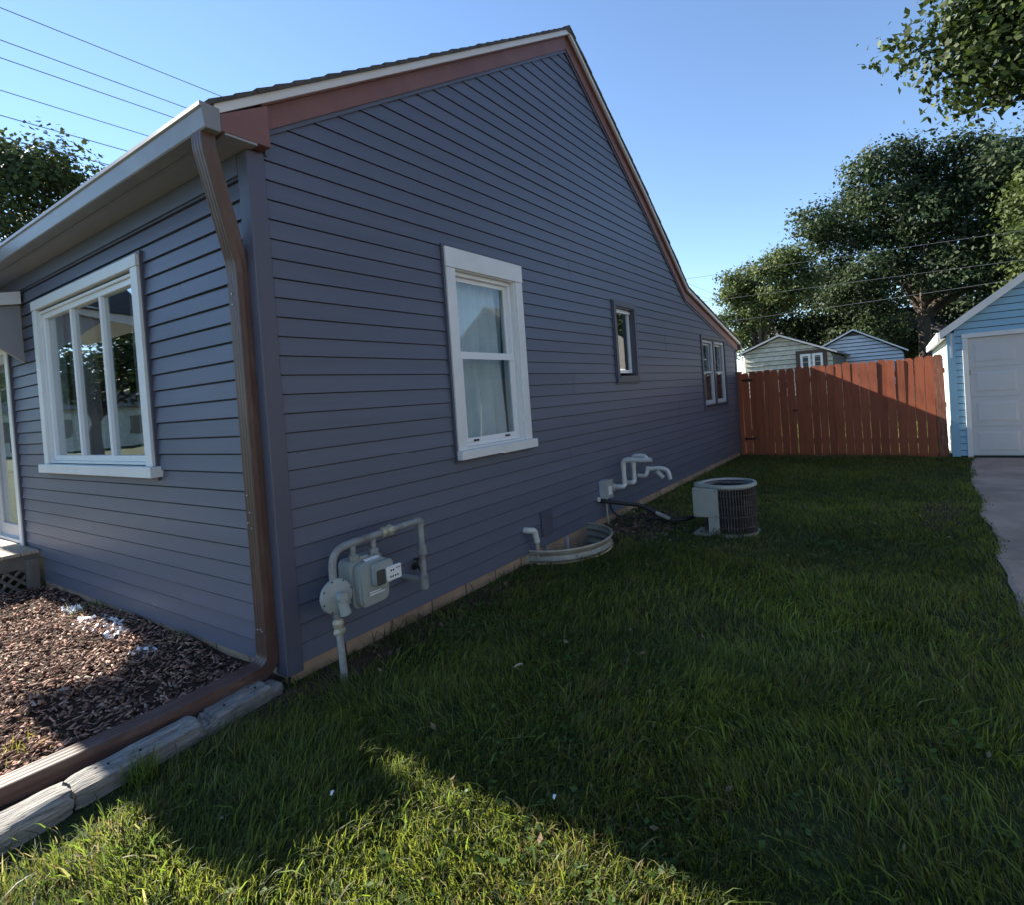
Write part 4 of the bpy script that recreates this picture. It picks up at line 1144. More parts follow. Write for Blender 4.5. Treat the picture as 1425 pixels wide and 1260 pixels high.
# ================================================================== FENCE AND GATE
FY = 10.60
def fence():
    W, H, T = 0.136, 1.80, 0.018
    pts = [(-W / 2, 0), (W / 2, 0), (W / 2, H - .045), (W / 2 - .012, H - .018), (W / 2 - .035, H), (-W / 2 + .035, H), (-W / 2 + .012, H - .018), (-W / 2, H - .045)]
    mb = MB(); mb.prism([(x, -T / 2, z) for x, z in pts], (0, T, 0))
    proto = mb.build('picket', M['fence'], None)
    pme = proto.data
    old = pme.copy(); old.materials.clear(); old.materials.append(M['fence_old'])
    bpy.data.objects.remove(proto)
    def pickets(root, x0, x1, n, zb, worn=()):
        step = (x1 - x0) / n
        for i in range(n):
            x = x0 + step * (i + .5)
            o = link('picket', old if i in worn else pme, root)
            ORIG[o] = ORIG[root]
            o.location = Vector((x, FY + random.uniform(-.004, .004), zb + random.uniform(-.012, .012))) - ORIG[root]
            o.rotation_euler = (random.uniform(-.004, .004), random.uniform(-.006, .006), random.uniform(-.02, .02))
            o.scale = (step / .14 * random.uniform(.968, .998), 1, random.uniform(.992, 1.006))
    g = thing('fence_gate', (0.62, FY, 0), 'red stained picket gate with a black latch next to the house', 'gate')
    pickets(g, 0.115, 1.158, 7, 0.0)
    for z in (.30, 1.58):
        mb = MB(); mb.box(.12, 1.14, FY + .012, FY + .050, z, z + .09); mb.build('rail', M['fence'], g)
    mb = MB(); mb.hexa([(.13, FY + .013, .39), (.22, FY + .013, .39), (.22, FY + .045, .39), (.13, FY + .045, .39), (1.04, FY + .013, 1.58), (1.13, FY + .013, 1.58), (1.13, FY + .045, 1.58), (1.04, FY + .045, 1.58)]); mb.build('brace', M['fence'], g)
    mb = MB(); mb.box(1.10, 1.19, FY - .03, FY - .012, .93, .96); mb.tube([(1.145, FY - .03, .945), (1.145, FY - .06, .945)], .012, 8); mb.build('latch', M['hinge'], g)
    for z in (.37, 1.62):
        mb = MB(); mb.box(.06, .34, FY - .018, FY - .011, z - .02, z + .02); mb.build('hinge', M['hinge'], g)
    p = thing('gate_post', (0.05, FY, 0), 'dark red wooden gate post against the house corner', 'post')
    mb = MB(); mb.box(.035, .105, FY - .05, FY + .05, -.1, 1.80); mb.build('shaft', M['fence'], p, bevel=.004)
    mb = MB(); mb.prism([(.03, FY - .055, 1.80), (.11, FY - .055, 1.80), (.11, FY + .055, 1.80), (.03, FY + .055, 1.80)], (0, 0, .015)); mb.build('cap', M['fence'], p)
    f = thing('picket_fence', (2.4, FY, 0), 'red stained dog eared picket fence, partly in sun, between gate and garage', 'fence')
    pickets(f, 1.165, 3.43, 16, 0.012)
    mb2 = link('picket', old, f); ORIG[mb2] = ORIG[f]; mb2.location = Vector((3.515, FY - .01, .03)) - ORIG[f]; mb2.rotation_euler = (0, -.012, 0)
    for z in (.28, .90, 1.50):
        mb = MB(); mb.box(1.16, 3.58, FY + .012, FY + .050, z, z + .09); mb.build('rail', M['fence'], f)
    for x in (1.20, 3.47):
        mb = MB(); mb.box(x - .045, x + .045, FY + .051, FY + .14, -.1, 1.72); mb.build('post', M['fence'], f)
fence()
for nm in ('fence_gate', 'gate_post', 'picket_fence'):
    o = bpy.data.objects[nm]; d = o.location.x - 0.05
    o.location = (0.055 + d * math.cos(.125), 10.87 - d * math.sin(.125), 0); o.rotation_euler = (0, 0, -.125)

# ================================================================== GARAGE
def garage():
    g = thing('garage', (6.1, 13.5, 0), 'sky blue sided garage with white panelled overhead door at the end of the driveway', 'garage')
    GY, XL, XR, YB = 10.40, 3.63, 8.6, 17.2
    XA, ZA, ZE = (XL + XR) / 2, 4.02, 2.20
    D0, D1, DZ = 3.885, 6.60, 2.06
    sl = (ZA - ZE) / (XA - XL)
    mb = MB()
    mb.box(XL, D0, GY, GY + .1, -.1, ZE); mb.box(D1, XR, GY, GY + .1, -.1, ZE); mb.box(D0, D1, GY, GY + .1, DZ, ZE)
    mb.prism([(XL, GY, ZE), (XR, GY, ZE), (XA, GY, ZA)], (0, .1, 0))
    fw = mb.build('wall', M['shaded_sheathing'], g)
    i = 0; e = 0.1143
    while True:
        z0 = .05 + i * e; z1 = z0 + e; i += 1
        if z0 > ZA - .1: break
        if z0 < ZE: runs = [(XL + .085, XL + .085, D0 - .075, D0 - .075), (D1 + .09, D1 + .09, XR, XR)] if z0 < DZ + .02 else [(XL + .085, XL + .085, XR, XR)]
        else:
            a0 = XL + (z0 - ZE) / sl; a1 = XL + (z1 - ZE) / sl
            runs = [(a0 + .02, min(a1 + .02, XA), XR - (a0 - XL) - .02, max(XR - (a1 - XL) - .02, XA))]
        for (b0, t0, b1, t1) in runs:
            mb = MB(); mb.hexa([(b0, GY - .024, z0), (b1, GY - .024, z0), (b1, GY - .002, z0), (b0, GY - .002, z0), (t0, GY - .010, z1 - .011), (t1, GY - .010, z1 - .011), (t1, GY - .002, z1 - .011), (t0, GY - .002, z1 - .011)])
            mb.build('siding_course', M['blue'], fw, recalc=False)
    mb = MB(); mb.box(XL, XL + .1, GY + .101, YB, -.1, ZE); mb.box(XR - .1, XR, GY + .101, YB, -.1, ZE); mb.box(XL + .101, XR - .101, YB - .1, YB, -.1, ZE)
    sw = mb.build('wall', M['shaded_sheathing'], g)
    i = 0
    while .05 + i * e < ZE - .12:
        z0 = .05 + i * e; z1 = z0 + e; i += 1
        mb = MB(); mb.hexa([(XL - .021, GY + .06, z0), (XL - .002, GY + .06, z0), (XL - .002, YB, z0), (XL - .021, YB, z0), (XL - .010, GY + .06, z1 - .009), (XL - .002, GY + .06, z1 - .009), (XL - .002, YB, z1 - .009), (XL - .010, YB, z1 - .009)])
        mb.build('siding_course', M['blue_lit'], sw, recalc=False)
    mb = MB(); mb.prism([(XL - .028, GY - .030, .03), (XL + .085, GY - .030, .03), (XL + .085, GY, .03), (XL, GY, .03), (XL, GY + .06, .03), (XL - .028, GY + .06, .03)], (0, 0, ZE - .06)); mb.build('corner_post', M['blue'], g, bevel=.003)
    mb = MB(); mb.box(XL + .02, XL + .05, GY - .036, GY - .0305, 1.75, 2.16); mb.build('post_cap', M['tin'], g)
    # door casing and door of raised panels
    for bb in ((D0 - .075, D0, GY - .045, GY, .02, DZ), (D1, D1 + .09, GY - .045, GY, .02, DZ), (D0 - .08, D1 + .1, GY - .05, GY, DZ + .001, DZ + .075)):
        mb = MB(); mb.box(*bb); mb.build('casing', M['white'], g, bevel=.003)
    d = MB(); d.box(D0 + .001, D1 - .001, GY + .012, GY + .04, .05, DZ - .001); dr = d.build('garage_door', M['gdoor'], g)
    rows, cols = 4, 4
    ph, pw = (DZ - .06) / rows, (D1 - D0) / cols
    for r in range(rows):
        mb = MB(); mb.box(D0 + .003, D1 - .003, GY + .004, GY + .0115, .055 + r * ph + .003, .055 + (r + 1) * ph - .003); mb.build('section', M['gdoor'], dr, bevel=.002)
        for c in range(cols):
            x0 = D0 + c * pw + .07; x1 = D0 + (c + 1) * pw - .07; z0 = .055 + r * ph + .08; z1 = .055 + (r + 1) * ph - .08
            mb = MB(); frame4(mb, x0, x1, z0, z1, .02, 0, 0) if False else None
            k = .035
            mb.hexa([(x0 + k, GY - .004, z0 + k), (x1 - k, GY - .004, z0 + k), (x1, GY + .0038, z0), (x0, GY + .0038, z0), (x0 + k, GY - .004, z1 - k), (x1 - k, GY - .004, z1 - k), (x1, GY + .0038, z1), (x0, GY + .0038, z1)])
            mb.build('panel', M['gdoor'], dr)
    mb = MB(); mb.box(D0 + .002, D1 - .002, GY + .006, GY + .05, .018, .048); mb.build('bottom_seal', M['ink'], g)
    mb = MB(); mb.box(D0 + .005, D0 + .02, GY - .012, GY + .003, 1.43, 1.52); mb.build('hinge_plate', M['galv'], g)
    # roof with fascia
    ov = .06
    for s in (-1, 1):
        xe = XA + s * (XA - XL + .12); ze = ZE - sl * .12
        mb = MB(); mb.hexa([(xe, GY - ov, ze), (xe, YB + ov, ze), (XA, YB + ov, ZA + .0), (XA, GY - ov, ZA), (xe, GY - ov, ze + .09), (xe, YB + ov, ze + .09), (XA, YB + ov, ZA + .09), (XA, GY - ov, ZA + .09)])
        rf = mb.build('roof', M['roof_far'], g)
        mb = MB(); mb.hexa([(xe, GY - ov - .02, ze - .035), (XA, GY - ov - .02, ZA - .035), (XA, GY - ov - .001, ZA - .035), (xe, GY - ov - .001, ze - .035), (xe, GY - ov - .02, ze + .10), (XA, GY - ov - .02, ZA + .10), (XA, GY - ov - .001, ZA + .10), (xe, GY - ov - .001, ze + .10)])
        mb.build('rake_board', M['tin'], g)
        mb = MB(); mb.box(min(xe, xe + s * .03), max(xe, xe + s * .03), GY - ov, YB + ov, ze - .06, ze + .085); mb.build('eave_fascia', M['white'], g)
        if s < 0:
            mb = MB(); mb.box(XL - .10, XL - .03, GY + .0, YB, ze - .02, ze - .005); mb.build('soffit', M['white'], g)
garage()

# ================================================================== BUILDINGS BEHIND
def shed(name, xa, za, xl, zl, xr, zr, Y, depth, wall, lab, course, win=None, trim='fascia', gap=.02):
    g = thing(name, ((xl + xr) / 2, Y + depth / 2, 0), lab, 'shed')
    zl = za - (xa - xl) * (za - zr) / (xr - xa) if False else zl
    mb = MB(); mb.prism([(xl + .1, Y, -.1), (xr - .1, Y, -.1), (xr - .1, Y, zr), (xa, Y, za - .04), (xl + .1, Y, zl)], (0, depth, 0)); w = mb.build('wall', M['shed_gap_shade'], g)
    n = int(za / course)
    for i in range(n):
        z0 = .05 + i * course; z1 = z0 + course
        if z1 < 1.1: continue
        def xs(z):
            a = xl + .1 if z < zl else xl + (z - zl) * (xa - xl) / (za - zl) + .04
            b = xr - .1 if z < zr else xr - (z - zr) * (xr - xa) / (za - zr) - .04
            return a, b
        (a0, b0), (a1, b1) = xs(z0), xs(z1)
        if b1 - a1 < .05 or z1 > za: continue
        mb = MB(); mb.hexa([(a0, Y - .05, z0), (b0, Y - .05, z0), (b0, Y - .001, z0), (a0, Y - .001, z0), (a1, Y - .008, z1 - gap), (b1, Y - .008, z1 - gap), (b1, Y - .001, z1 - gap), (a1, Y - .001, z1 - gap)])
        mb.build('siding_course', M[wall], w, recalc=False)
    for s, (x, z) in ((-1, (xl, zl)), (1, (xr, zr))):
        ex = x + s * .05
        mb = MB(); mb.hexa([(ex, Y - .18, z - .01), (xa, Y - .18, za), (xa, Y + depth, za), (ex, Y + depth, z - .01), (ex, Y - .18, z + .06), (xa, Y - .18, za + .07), (xa, Y + depth, za + .07), (ex, Y + depth, z + .06)])
        mb.build('roof', M['roof_far'], g)
        mb = MB(); mb.hexa([(ex, Y - .2, z - .01), (xa, Y - .2, za - .0), (xa, Y - .181, za - .0), (ex, Y - .181, z - .01), (ex, Y - .2, z + .05), (xa, Y - .2, za + .06), (xa, Y - .181, za + .06), (ex, Y - .181, z + .05)])
        mb.build('rake_board', M[trim], g)
    if win:
        a, b, z0, z1 = win
        mb = MB(); frame4(mb, a - .12, b + .12, z0, z1 + .10, .12, Y - .06, Y - .027) if False else mb.box(a - .13, a, Y - .07, Y - .028, z0, z1 + .12)
        mb.box(b, b + .13, Y - .07, Y - .028, z0, z1 + .12); mb.box(a, b, Y - .07, Y - .028, z1, z1 + .12); wd = mb.build('window', M['shed_dark'], g)
        m2 = (a + b) / 2
        for p, q in ((a + .005, m2 - .03), (m2 + .03, b - .005)):
            mb = MB()
            mb.box(p, p + .07, Y - .06, Y - .03, z0, z1); mb.box(q - .07, q, Y - .06, Y - .03, z0, z1); mb.box(p + .07, q - .07, Y - .06, Y - .03, z1 - .08, z1); mb.build('sash', M['vinyl_white'], wd)
            mb = MB(); mb.box(p + .071, q - .071, Y - .045, Y - .035, z0, z1 - .081); mb.build('pane', M['meter_dark'], wd)
    return g
shed('shed', -0.614, 3.119, -1.93, 2.589, 1.083, 2.381, 20.0, 5.0, 'shed', 'cream shed with peeling shingle gable and a small paired window behind the fence', 0.16, (0.0, 0.70, 1.7, 2.42), 'fascia')
shed('shed', 1.30, 3.377, 0.05, 2.742, 3.054, 2.369, 25.0, 5.0, 'tin', 'pale blue grey shed with broad lap siding behind the fence, right of the cream one', 0.15, None, 'tin', .03)
def far_house():
    h = thing('far_house', (-0.2, 38, 0), 'dark roofed house half hidden under the trees far behind the sheds', 'house')
    mb = MB(); mb.box(-4, 4.5, 36, 43, -.1, 3.2); mb.build('wall', M['found'], h)
    mb = MB(); mb.prism([(-4.4, 35.6, 3.1), (-4.4, 43.4, 3.1), (-4.4, 39.5, 5.4)], (9.3, 0, 0)); mb.build('roof', M['roof_far'], h)
far_house()

# ================================================================== TREES
def leaves(P, N, size, colA, colB, bright, spread=0.9, aspect=0.62):
    """leaf shaped quads at P, facing roughly N"""
    n = len(P)
    N = N + RNG.normal(0, spread, (n, 3)); N /= np.linalg.norm(N, axis=1, keepdims=True) + 1e-9
    a = RNG.normal(0, 1, (n, 3)); a -= (a * N).sum(1, keepdims=True) * N; a /= np.linalg.norm(a, axis=1, keepdims=True) + 1e-9
    b = np.cross(N, a)
    s = (size * RNG.uniform(.6, 1.35, n))[:, None]
    V = np.stack([P - a * s * .5, P + b * s * aspect * .5 - N * s * .10, P + a * s * .5 - N * s * .05, P - b * s * aspect * .5 - N * s * .10], 1)
    t = RNG.uniform(0, 1, (n, 1))
    col = (np.array(colA) * (1 - t) + np.array(colB) * t) * bright[:, None]
    F = np.arange(n * 4).reshape(n, 4)
    return V.reshape(-1, 3), F, np.repeat(col, 4, 0)

def blob_points(c, r, n, flat=0.8):
    d = RNG.normal(0, 1, (n, 3)); d /= np.linalg.norm(d, axis=1, keepdims=True)
    k = RNG.uniform(0.35, 1.0, (n, 1)) ** 0.5
    w = 1 + .22 * np.sin(d[:, :1] * 5 + c[0]) * np.sin(d[:, 1:2] * 6 + c[1]) + .18 * np.sin(d[:, 2:] * 7 + c[2])
    return np.array(c) + d * k * w * r * np.array([1, 1, flat]), d

def tree(name, base, lab, blobs, nleaf, size, ca, cb, trunk_r, group=None, limbs=True, crown_c=None, sprigs=0):
    t = thing(name, base, lab, 'tree', group)
    base = Vector(base)
    Vs, Fs, Cs = [], [], []; k = 0
    tot = sum(b[3] ** 2 for b in blobs)
    for b in blobs:
        n = max(60, int(nleaf * b[3] ** 2 / tot))
        # each blob is made of many small twig clumps
        m_ = max(6, n // 45)
        cc, dd = blob_points(b[:3], b[3], m_)
        idx = RNG.integers(0, m_, n)
        off = RNG.normal(0, 1, (n, 3)) * size * 1.9 * np.array([1, 1, .6])
        P = cc[idx] + off
        shade = RNG.uniform(.62, 1.38, m_)[idx]
        N = dd[idx] * 1.0 + np.array([0, 0, .35])
        v, f, c = leaves(P, N, size, ca, cb, shade * RNG.uniform(.8, 1.2, n), .55)
        Vs.append(v - np.array(base)); Fs.append(f + k); Cs.append(c); k += len(v)
    me = np_mesh('crown', np.concatenate(Vs), [np.concatenate(Fs)], M['leaf'], np.concatenate(Cs))
    o = link('crown', me, t)
    cen = Vector(np.mean([b[:3] for b in blobs], 0))
    fork = base.lerp(cen, 0.42) if crown_c is None else Vector(crown_c)
    mb = MB(); K = 7
    pth = [base + (fork - base) * (i / K) + Vector((random.uniform(-.1, .1), random.uniform(-.1, .1), 0)) * (trunk_r * 1.2 if 0 < i else 0) for i in range(K + 1)]
    pth[0] -= Vector((0, 0, .2))
    mb.tube(pth, trunk_r, 12, [1.5 if i == 0 else 1.1 - .45 * i / K for i in range(K + 1)])
    tr = mb.build('trunk', M['bark'], t, smooth=True)
    for b in sorted(blobs, key=lambda q: -q[3])[:14]:
        e = Vector(b[:3]); s = pth[-1] if random.random() < .6 else pth[-2]
        mid = s.lerp(e, .5) + Vector((random.uniform(-1, 1), random.uniform(-1, 1), random.uniform(-.2, .8))) * (e - s).length * .12
        q = bent([s, s.lerp(mid, .5) + Vector((0, 0, .1 * (e - s).length)), mid, e], 2.0, 4)
        mb = MB(); mb.tube(q, trunk_r * .5, 7, [1 - .85 * i / (len(q) - 1) for i in range(len(q))]); mb.build('limb', M['bark'], t, smooth=True)
    return t

def crown_blobs(c, rx, ry, rz, n, r0, r1):
    out = []
    for i in range(n):
        d = RNG.normal(0, 1, 3); d /= np.linalg.norm(d); k = RNG.uniform(.55, 1) ** .5
        if d[2] < -.5: d[2] *= .6
        out.append((c[0] + d[0] * k * rx, c[1] + d[1] * k * ry, c[2] + d[2] * k * rz, RNG.uniform(r0, r1)))
    return out
G1, G2 = (0.028, 0.046, 0.022), (0.058, 0.082, 0.037)
OAK = [(8.12, 30.8, 5.97, 0.85), (0.56, 31.5, 9.07, 1.13), (5.14, 30.8, 10.26, 0.98), (7.58, 30.3, 9.78, 1.15), (4.09, 31.6, 7.51, 0.86), (2.8, 32.3, 6.65, 1.08), (7.25, 30.8, 8.56, 0.9), (3.12, 31.4, 9.56, 0.8), (8.9, 30.6, 5.76, 0.8), (-0.51, 32.4, 6.69, 1.02), (4.01, 29.6, 10.82, 0.97), (2.01, 27.9, 6.31, 0.86), (8.9, 32.5, 7.69, 0.89), (8.9, 31.2, 8.36, 0.89), (5.74, 29.1, 7.64, 0.93), (6.2, 28.2, 8.93, 1.03), (1.62, 28.8, 5.48, 1.01), (9.76, 31.9, 5.49, 0.97), (1.84, 32.1, 4.75, 0.74), (1.03, 31.8, 10.36, 0.74), (6.19, 32.1, 5.79, 0.74), (6.7, 29.1, 6.44, 0.92), (4.9, 28.9, 6.69, 1.02), (7.75, 29.6, 7.32, 1.03), (-0.37, 30.6, 8.18, 0.77), (4.01, 28.2, 8.03, 1.06), (5.12, 31.1, 8.74, 0.95), (1.55, 29.7, 7.75, 0.88), (4.11, 29.7, 5.87, 1.01), (3.53, 29.6, 10.04, 0.99), (4.29, 30.2, 9.41, 1.13), (7.65, 29.8, 5.07, 0.92), (6.54, 29.4, 7.59, 0.91), (4.86, 28.0, 5.54, 1.09), (1.99, 28.2, 10.51, 0.86), (9.43, 28.8, 7.9, 1.13), (7.96, 28.7, 8.91, 0.85), (9.19, 31.8, 4.95, 1.0), (8.64, 28.9, 8.99, 0.92), (0.42, 29.9, 5.38, 0.99), (6.16, 29.4, 10.56, 0.74), (9.13, 29.4, 6.99, 1.05), (5.74, 32.1, 9.61, 1.12), (2.23, 28.6, 9.38, 1.03), (0.53, 31.1, 6.94, 0.99), (2.05, 31.2, 8.84, 1.09), (2.08, 31.0, 3.53, 1.0), (2.7, 29.9, 7.34, 0.82), (2.88, 28.6, 10.98, 0.95), (9.88, 31.2, 6.39, 1.15), (7.25, 32.1, 5.69, 0.86), (3.35, 30.9, 8.24, 0.96), (5.98, 29.6, 6.69, 0.81), (7.72, 28.1, 7.94, 0.95), (6.6, 28.0, 9.58, 1.11), (9.45, 29.6, 4.33, 0.78), (5.36, 28.6, 10.78, 0.75), (-0.29, 29.2, 8.98, 1.11)]
BUSHY = [(2.12, 35.2, 2.71, 0.94), (2.3, 34.9, 3.75, 1.09), (0.59, 33.1, 4.05, 1.14), (-4.09, 34.1, 3.23, 1.06), (-0.36, 35.6, 2.74, 1.01), (-2.78, 34.0, 5.01, 0.9), (-0.99, 33.2, 5.47, 1.15), (-1.06, 35.7, 4.62, 1.05), (-2.6, 34.1, 6.68, 1.2), (1.09, 33.7, 2.5, 0.88), (-4.13, 33.5, 6.36, 1.1), (-2.19, 34.3, 3.03, 1.0), (-1.28, 34.3, 3.38, 0.9), (-4.05, 34.0, 5.17, 1.0), (1.46, 34.7, 4.13, 1.13), (0.02, 33.5, 4.99, 0.88), (-2.97, 35.6, 4.04, 1.1), (2.91, 34.9, 3.02, 1.2), (-4.97, 35.8, 4.38, 1.05), (-1.88, 34.4, 4.37, 1.04)]
LOCUST = [(-3.46, 27.9, 4.48, 0.38), (-1.68, 26.3, 6.32, 0.4), (-2.77, 27.4, 6.26, 0.44), (-3.17, 27.9, 6.97, 0.4), (-3.67, 27.1, 3.92, 0.52), (-0.61, 26.2, 5.54, 0.42), (-3.34, 27.4, 5.65, 0.47), (-1.15, 26.2, 5.91, 0.39), (-1.62, 27.9, 5.25, 0.5), (-1.5, 26.2, 6.99, 0.57), (-0.46, 27.1, 6.1, 0.49), (-3.64, 26.7, 6.67, 0.41), (-2.62, 26.9, 4.37, 0.36), (-2.6, 27.5, 5.58, 0.5), (-3.96, 27.0, 4.68, 0.45), (-3.7, 27.6, 5.19, 0.43), (-3.74, 26.7, 5.9, 0.54), (-0.68, 26.7, 6.67, 0.43), (-1.81, 26.1, 5.44, 0.46), (-2.2, 27.2, 5.03, 0.39), (-1.29, 27.1, 6.7, 0.43), (-2.77, 27.1, 4.98, 0.58), (-3.19, 26.8, 6.17, 0.49), (-2.18, 26.1, 6.52, 0.41), (-0.93, 26.2, 7.04, 0.52)]
RIGHT = [(7.7, 24.5, 7.02, 0.77), (8.0, 23.7, 5.8, 0.84), (7.64, 23.5, 4.69, 0.64), (7.49, 25.8, 8.28, 0.78), (8.14, 24.1, 6.54, 0.78), (7.47, 24.5, 5.41, 0.85), (7.43, 23.1, 5.97, 0.62), (6.98, 25.0, 6.76, 0.95), (8.05, 23.5, 7.28, 0.84), (6.57, 23.6, 5.73, 0.63), (6.75, 23.7, 4.54, 0.65), (7.22, 24.6, 6.07, 0.85), (7.24, 26.0, 7.78, 0.88), (7.15, 23.2, 4.38, 0.6), (8.3, 24.9, 5.27, 0.79), (7.86, 25.0, 7.8, 0.73), (8.33, 25.4, 4.36, 0.64)]
OVER = [(3.96, 6.0, 4.56, 0.34), (4.57, 5.9, 5.27, 0.31), (4.77, 6.8, 4.94, 0.28), (4.7, 6.0, 5.35, 0.36), (4.39, 6.6, 5.39, 0.33), (3.83, 6.2, 5.62, 0.35), (4.36, 6.0, 5.31, 0.28), (4.29, 6.8, 5.71, 0.35), (4.4, 6.1, 4.3, 0.34), (4.24, 6.2, 4.53, 0.35), (4.14, 6.5, 5.18, 0.24), (4.33, 6.0, 4.56, 0.33), (4.23, 6.6, 5.94, 0.39), (4.39, 6.3, 4.92, 0.37), (4.52, 6.2, 4.95, 0.31), (3.81, 7.0, 5.54, 0.26), (4.13, 7.1, 6.15, 0.36), (4.66, 6.2, 4.96, 0.37), (3.99, 6.6, 5.27, 0.39), (4.66, 6.5, 4.66, 0.32), (3.81, 6.6, 5.62, 0.31), (3.75, 7.1, 6.3, 0.26), (3.94, 6.4, 4.57, 0.34), (4.28, 6.4, 5.1, 0.34), (4.88, 6.2, 5.34, 0.38), (4.01, 6.5, 5.51, 0.39), (4.86, 6.4, 5.23, 0.37), (3.9, 6.1, 4.89, 0.34), (4.21, 6.6, 4.94, 0.34), (4.55, 6.1, 4.29, 0.4), (3.73, 6.2, 4.92, 0.36), (4.46, 6.8, 5.89, 0.25), (4.72, 6.6, 5.39, 0.27), (4.61, 6.7, 5.85, 0.31), (3.85, 6.9, 4.96, 0.29), (4.03, 7.2, 6.39, 0.29), (4.21, 6.8, 5.55, 0.39), (3.71, 6.0, 5.87, 0.27), (4.53, 6.5, 5.28, 0.32), (4.51, 6.3, 4.74, 0.35)]
tree('oak_tree', (3.75, 30.3, 0), 'tallest spreading dark green tree with a forked trunk behind the garage', OAK, 84000, 0.175, G1, G2, 0.31, 'trees behind the fence', crown_c=(3.8, 30.3, 4.6))
BACK = [(3.78, 40.6, 6.22, 1.01), (0.41, 38.4, 3.5, 1.45), (4.35, 37.1, 6.65, 1.19), (5.74, 37.9, 3.61, 1.28), (8.06, 40.9, 3.78, 1.01), (9.56, 38.1, 6.2, 1.49), (8.55, 37.4, 4.13, 1.44), (7.59, 39.6, 2.47, 1.34), (1.46, 37.4, 5.92, 1.02), (3.65, 40.7, 3.3, 1.15), (-0.17, 40.7, 5.11, 1.05), (6.08, 38.9, 5.79, 1.26), (1.42, 38.8, 3.52, 1.18), (-0.9, 39.4, 6.85, 1.47), (10.16, 38.7, 3.12, 1.18), (7.01, 40.3, 3.33, 1.46), (4.48, 39.6, 3.86, 1.32), (3.17, 38.9, 4.35, 1.5), (6.12, 37.3, 4.51, 1.42), (2.71, 40.2, 6.71, 1.23), (8.96, 39.4, 6.35, 1.02), (9.48, 39.9, 5.44, 1.14), (4.85, 37.5, 5.44, 1.14), (8.02, 37.2, 5.05, 1.49), (2.22, 38.9, 5.03, 1.48), (7.27, 40.1, 5.63, 1.47), (-1.1, 39.2, 3.89, 1.47), (10.05, 38.6, 4.47, 1.02), (7.85, 37.8, 6.91, 1.43), (0.67, 38.8, 7.16, 1.09), (8.78, 38.4, 2.61, 1.43), (9.89, 40.6, 2.31, 1.43), (5.4, 39.9, 6.83, 1.1), (6.13, 37.9, 7.01, 1.24), (7.15, 40.2, 6.93, 1.44), (9.46, 38.8, 3.67, 1.11), (10.24, 37.8, 5.81, 1.32), (2.54, 38.3, 2.97, 1.23), (4.95, 38.4, 2.7, 1.22), (0.23, 37.4, 6.03, 1.4), (4.05, 40.0, 4.94, 1.21), (1.14, 37.2, 4.7, 1.4), (7.01, 38.4, 4.27, 1.49)]
tree('background_tree', (4.5, 39.5, 0), 'dark green tree mass low behind the trunk of the tallest tree', BACK, 24000, 0.24, (0.024, 0.040, 0.018), (0.048, 0.068, 0.030), 0.4, 'trees behind the fence')
tree('bushy_tree', (-1.6, 34.5, 0), 'dark bushy tree standing low in the middle, behind both sheds', BUSHY, 22000, 0.19, (0.026, 0.040, 0.018), (0.052, 0.070, 0.028), 0.3, 'trees behind the fence')
tree('locust_tree', (-3.0, 27.3, 0), 'feathery light green tree at the rear corner of the house', LOCUST, 24000, 0.13, (0.066, 0.092, 0.032), (0.125, 0.155, 0.054), 0.16, 'trees behind the fence')
tree('maple_tree', (9.6, 25.0, 0), 'mid green tree at the right edge of the picture, above the garage roof', RIGHT, 15000, 0.17, (0.036, 0.056, 0.018), (0.080, 0.105, 0.034), 0.3, 'trees behind the fence')
# overhanging maple, close on the right
OVER += [(3.92, 6.4, 5.45, .26), (3.70, 6.3, 5.38, .20), (3.50, 6.2, 5.30, .15), (3.34, 6.15, 5.24, .13), (3.18, 6.1, 5.20, .12), (3.05, 6.05, 5.18, .09), (3.72, 6.3, 5.05, .10)]
OVER += [(6.2, 7.0, 6.6, 1.0), (7.2, 7.0, 7.0, 1.2), (6.4, 7.6, 8.0, 1.2), (8.2, 7.4, 6.4, 1.1), (7.6, 6.0, 6.2, 1.0)]
tree('overhanging_maple', (7.4, 7.2, 0), 'near maple whose leafy branch hangs into the top right corner of the sky', OVER, 30000, 0.088, (0.024, 0.040, 0.012), (0.062, 0.088, 0.024), 0.24, crown_c=(7.3, 7.1, 4.4))
# trees towards the street, seen over the gutter and in the front window
bl = crown_blobs((-23, 4.6, 9.0), 2.2, 3.6, 2.6, 18, .9, 1.5) + [(-23, 8.0, 10.9, 1.0), (-23, 6.6, 10.6, 1.1), (-23, 9.0, 11.0, .9), (-23, 8.4, 9.8, 1.2), (-23, 6.8, 9.0, 1.4), (-23, 5.4, 11.3, 1.1)]
tree('street_tree', (-23.5, 5.0, 0), 'backlit tree at the left edge of the picture, above the gutter', bl, 17000, 0.20, (0.035, 0.05, 0.018), (0.07, 0.09, 0.03), 0.3, 'street trees')

for k, (x, y) in enumerate(((-30, -9.0), (-27, -15.0))):
    bl = crown_blobs((x, y, 5.0), 3.4, 3.4, 2.6, 16, 1.1, 1.8)
    tree('street_tree', (x, y, 0), ('street tree far down the street, outside the left edge of the picture', 'street tree across the street, outside the left edge of the picture')[k], bl, 7000, 0.3, (0.035, 0.05, 0.018), (0.07, 0.09, 0.03), 0.3, 'street trees')

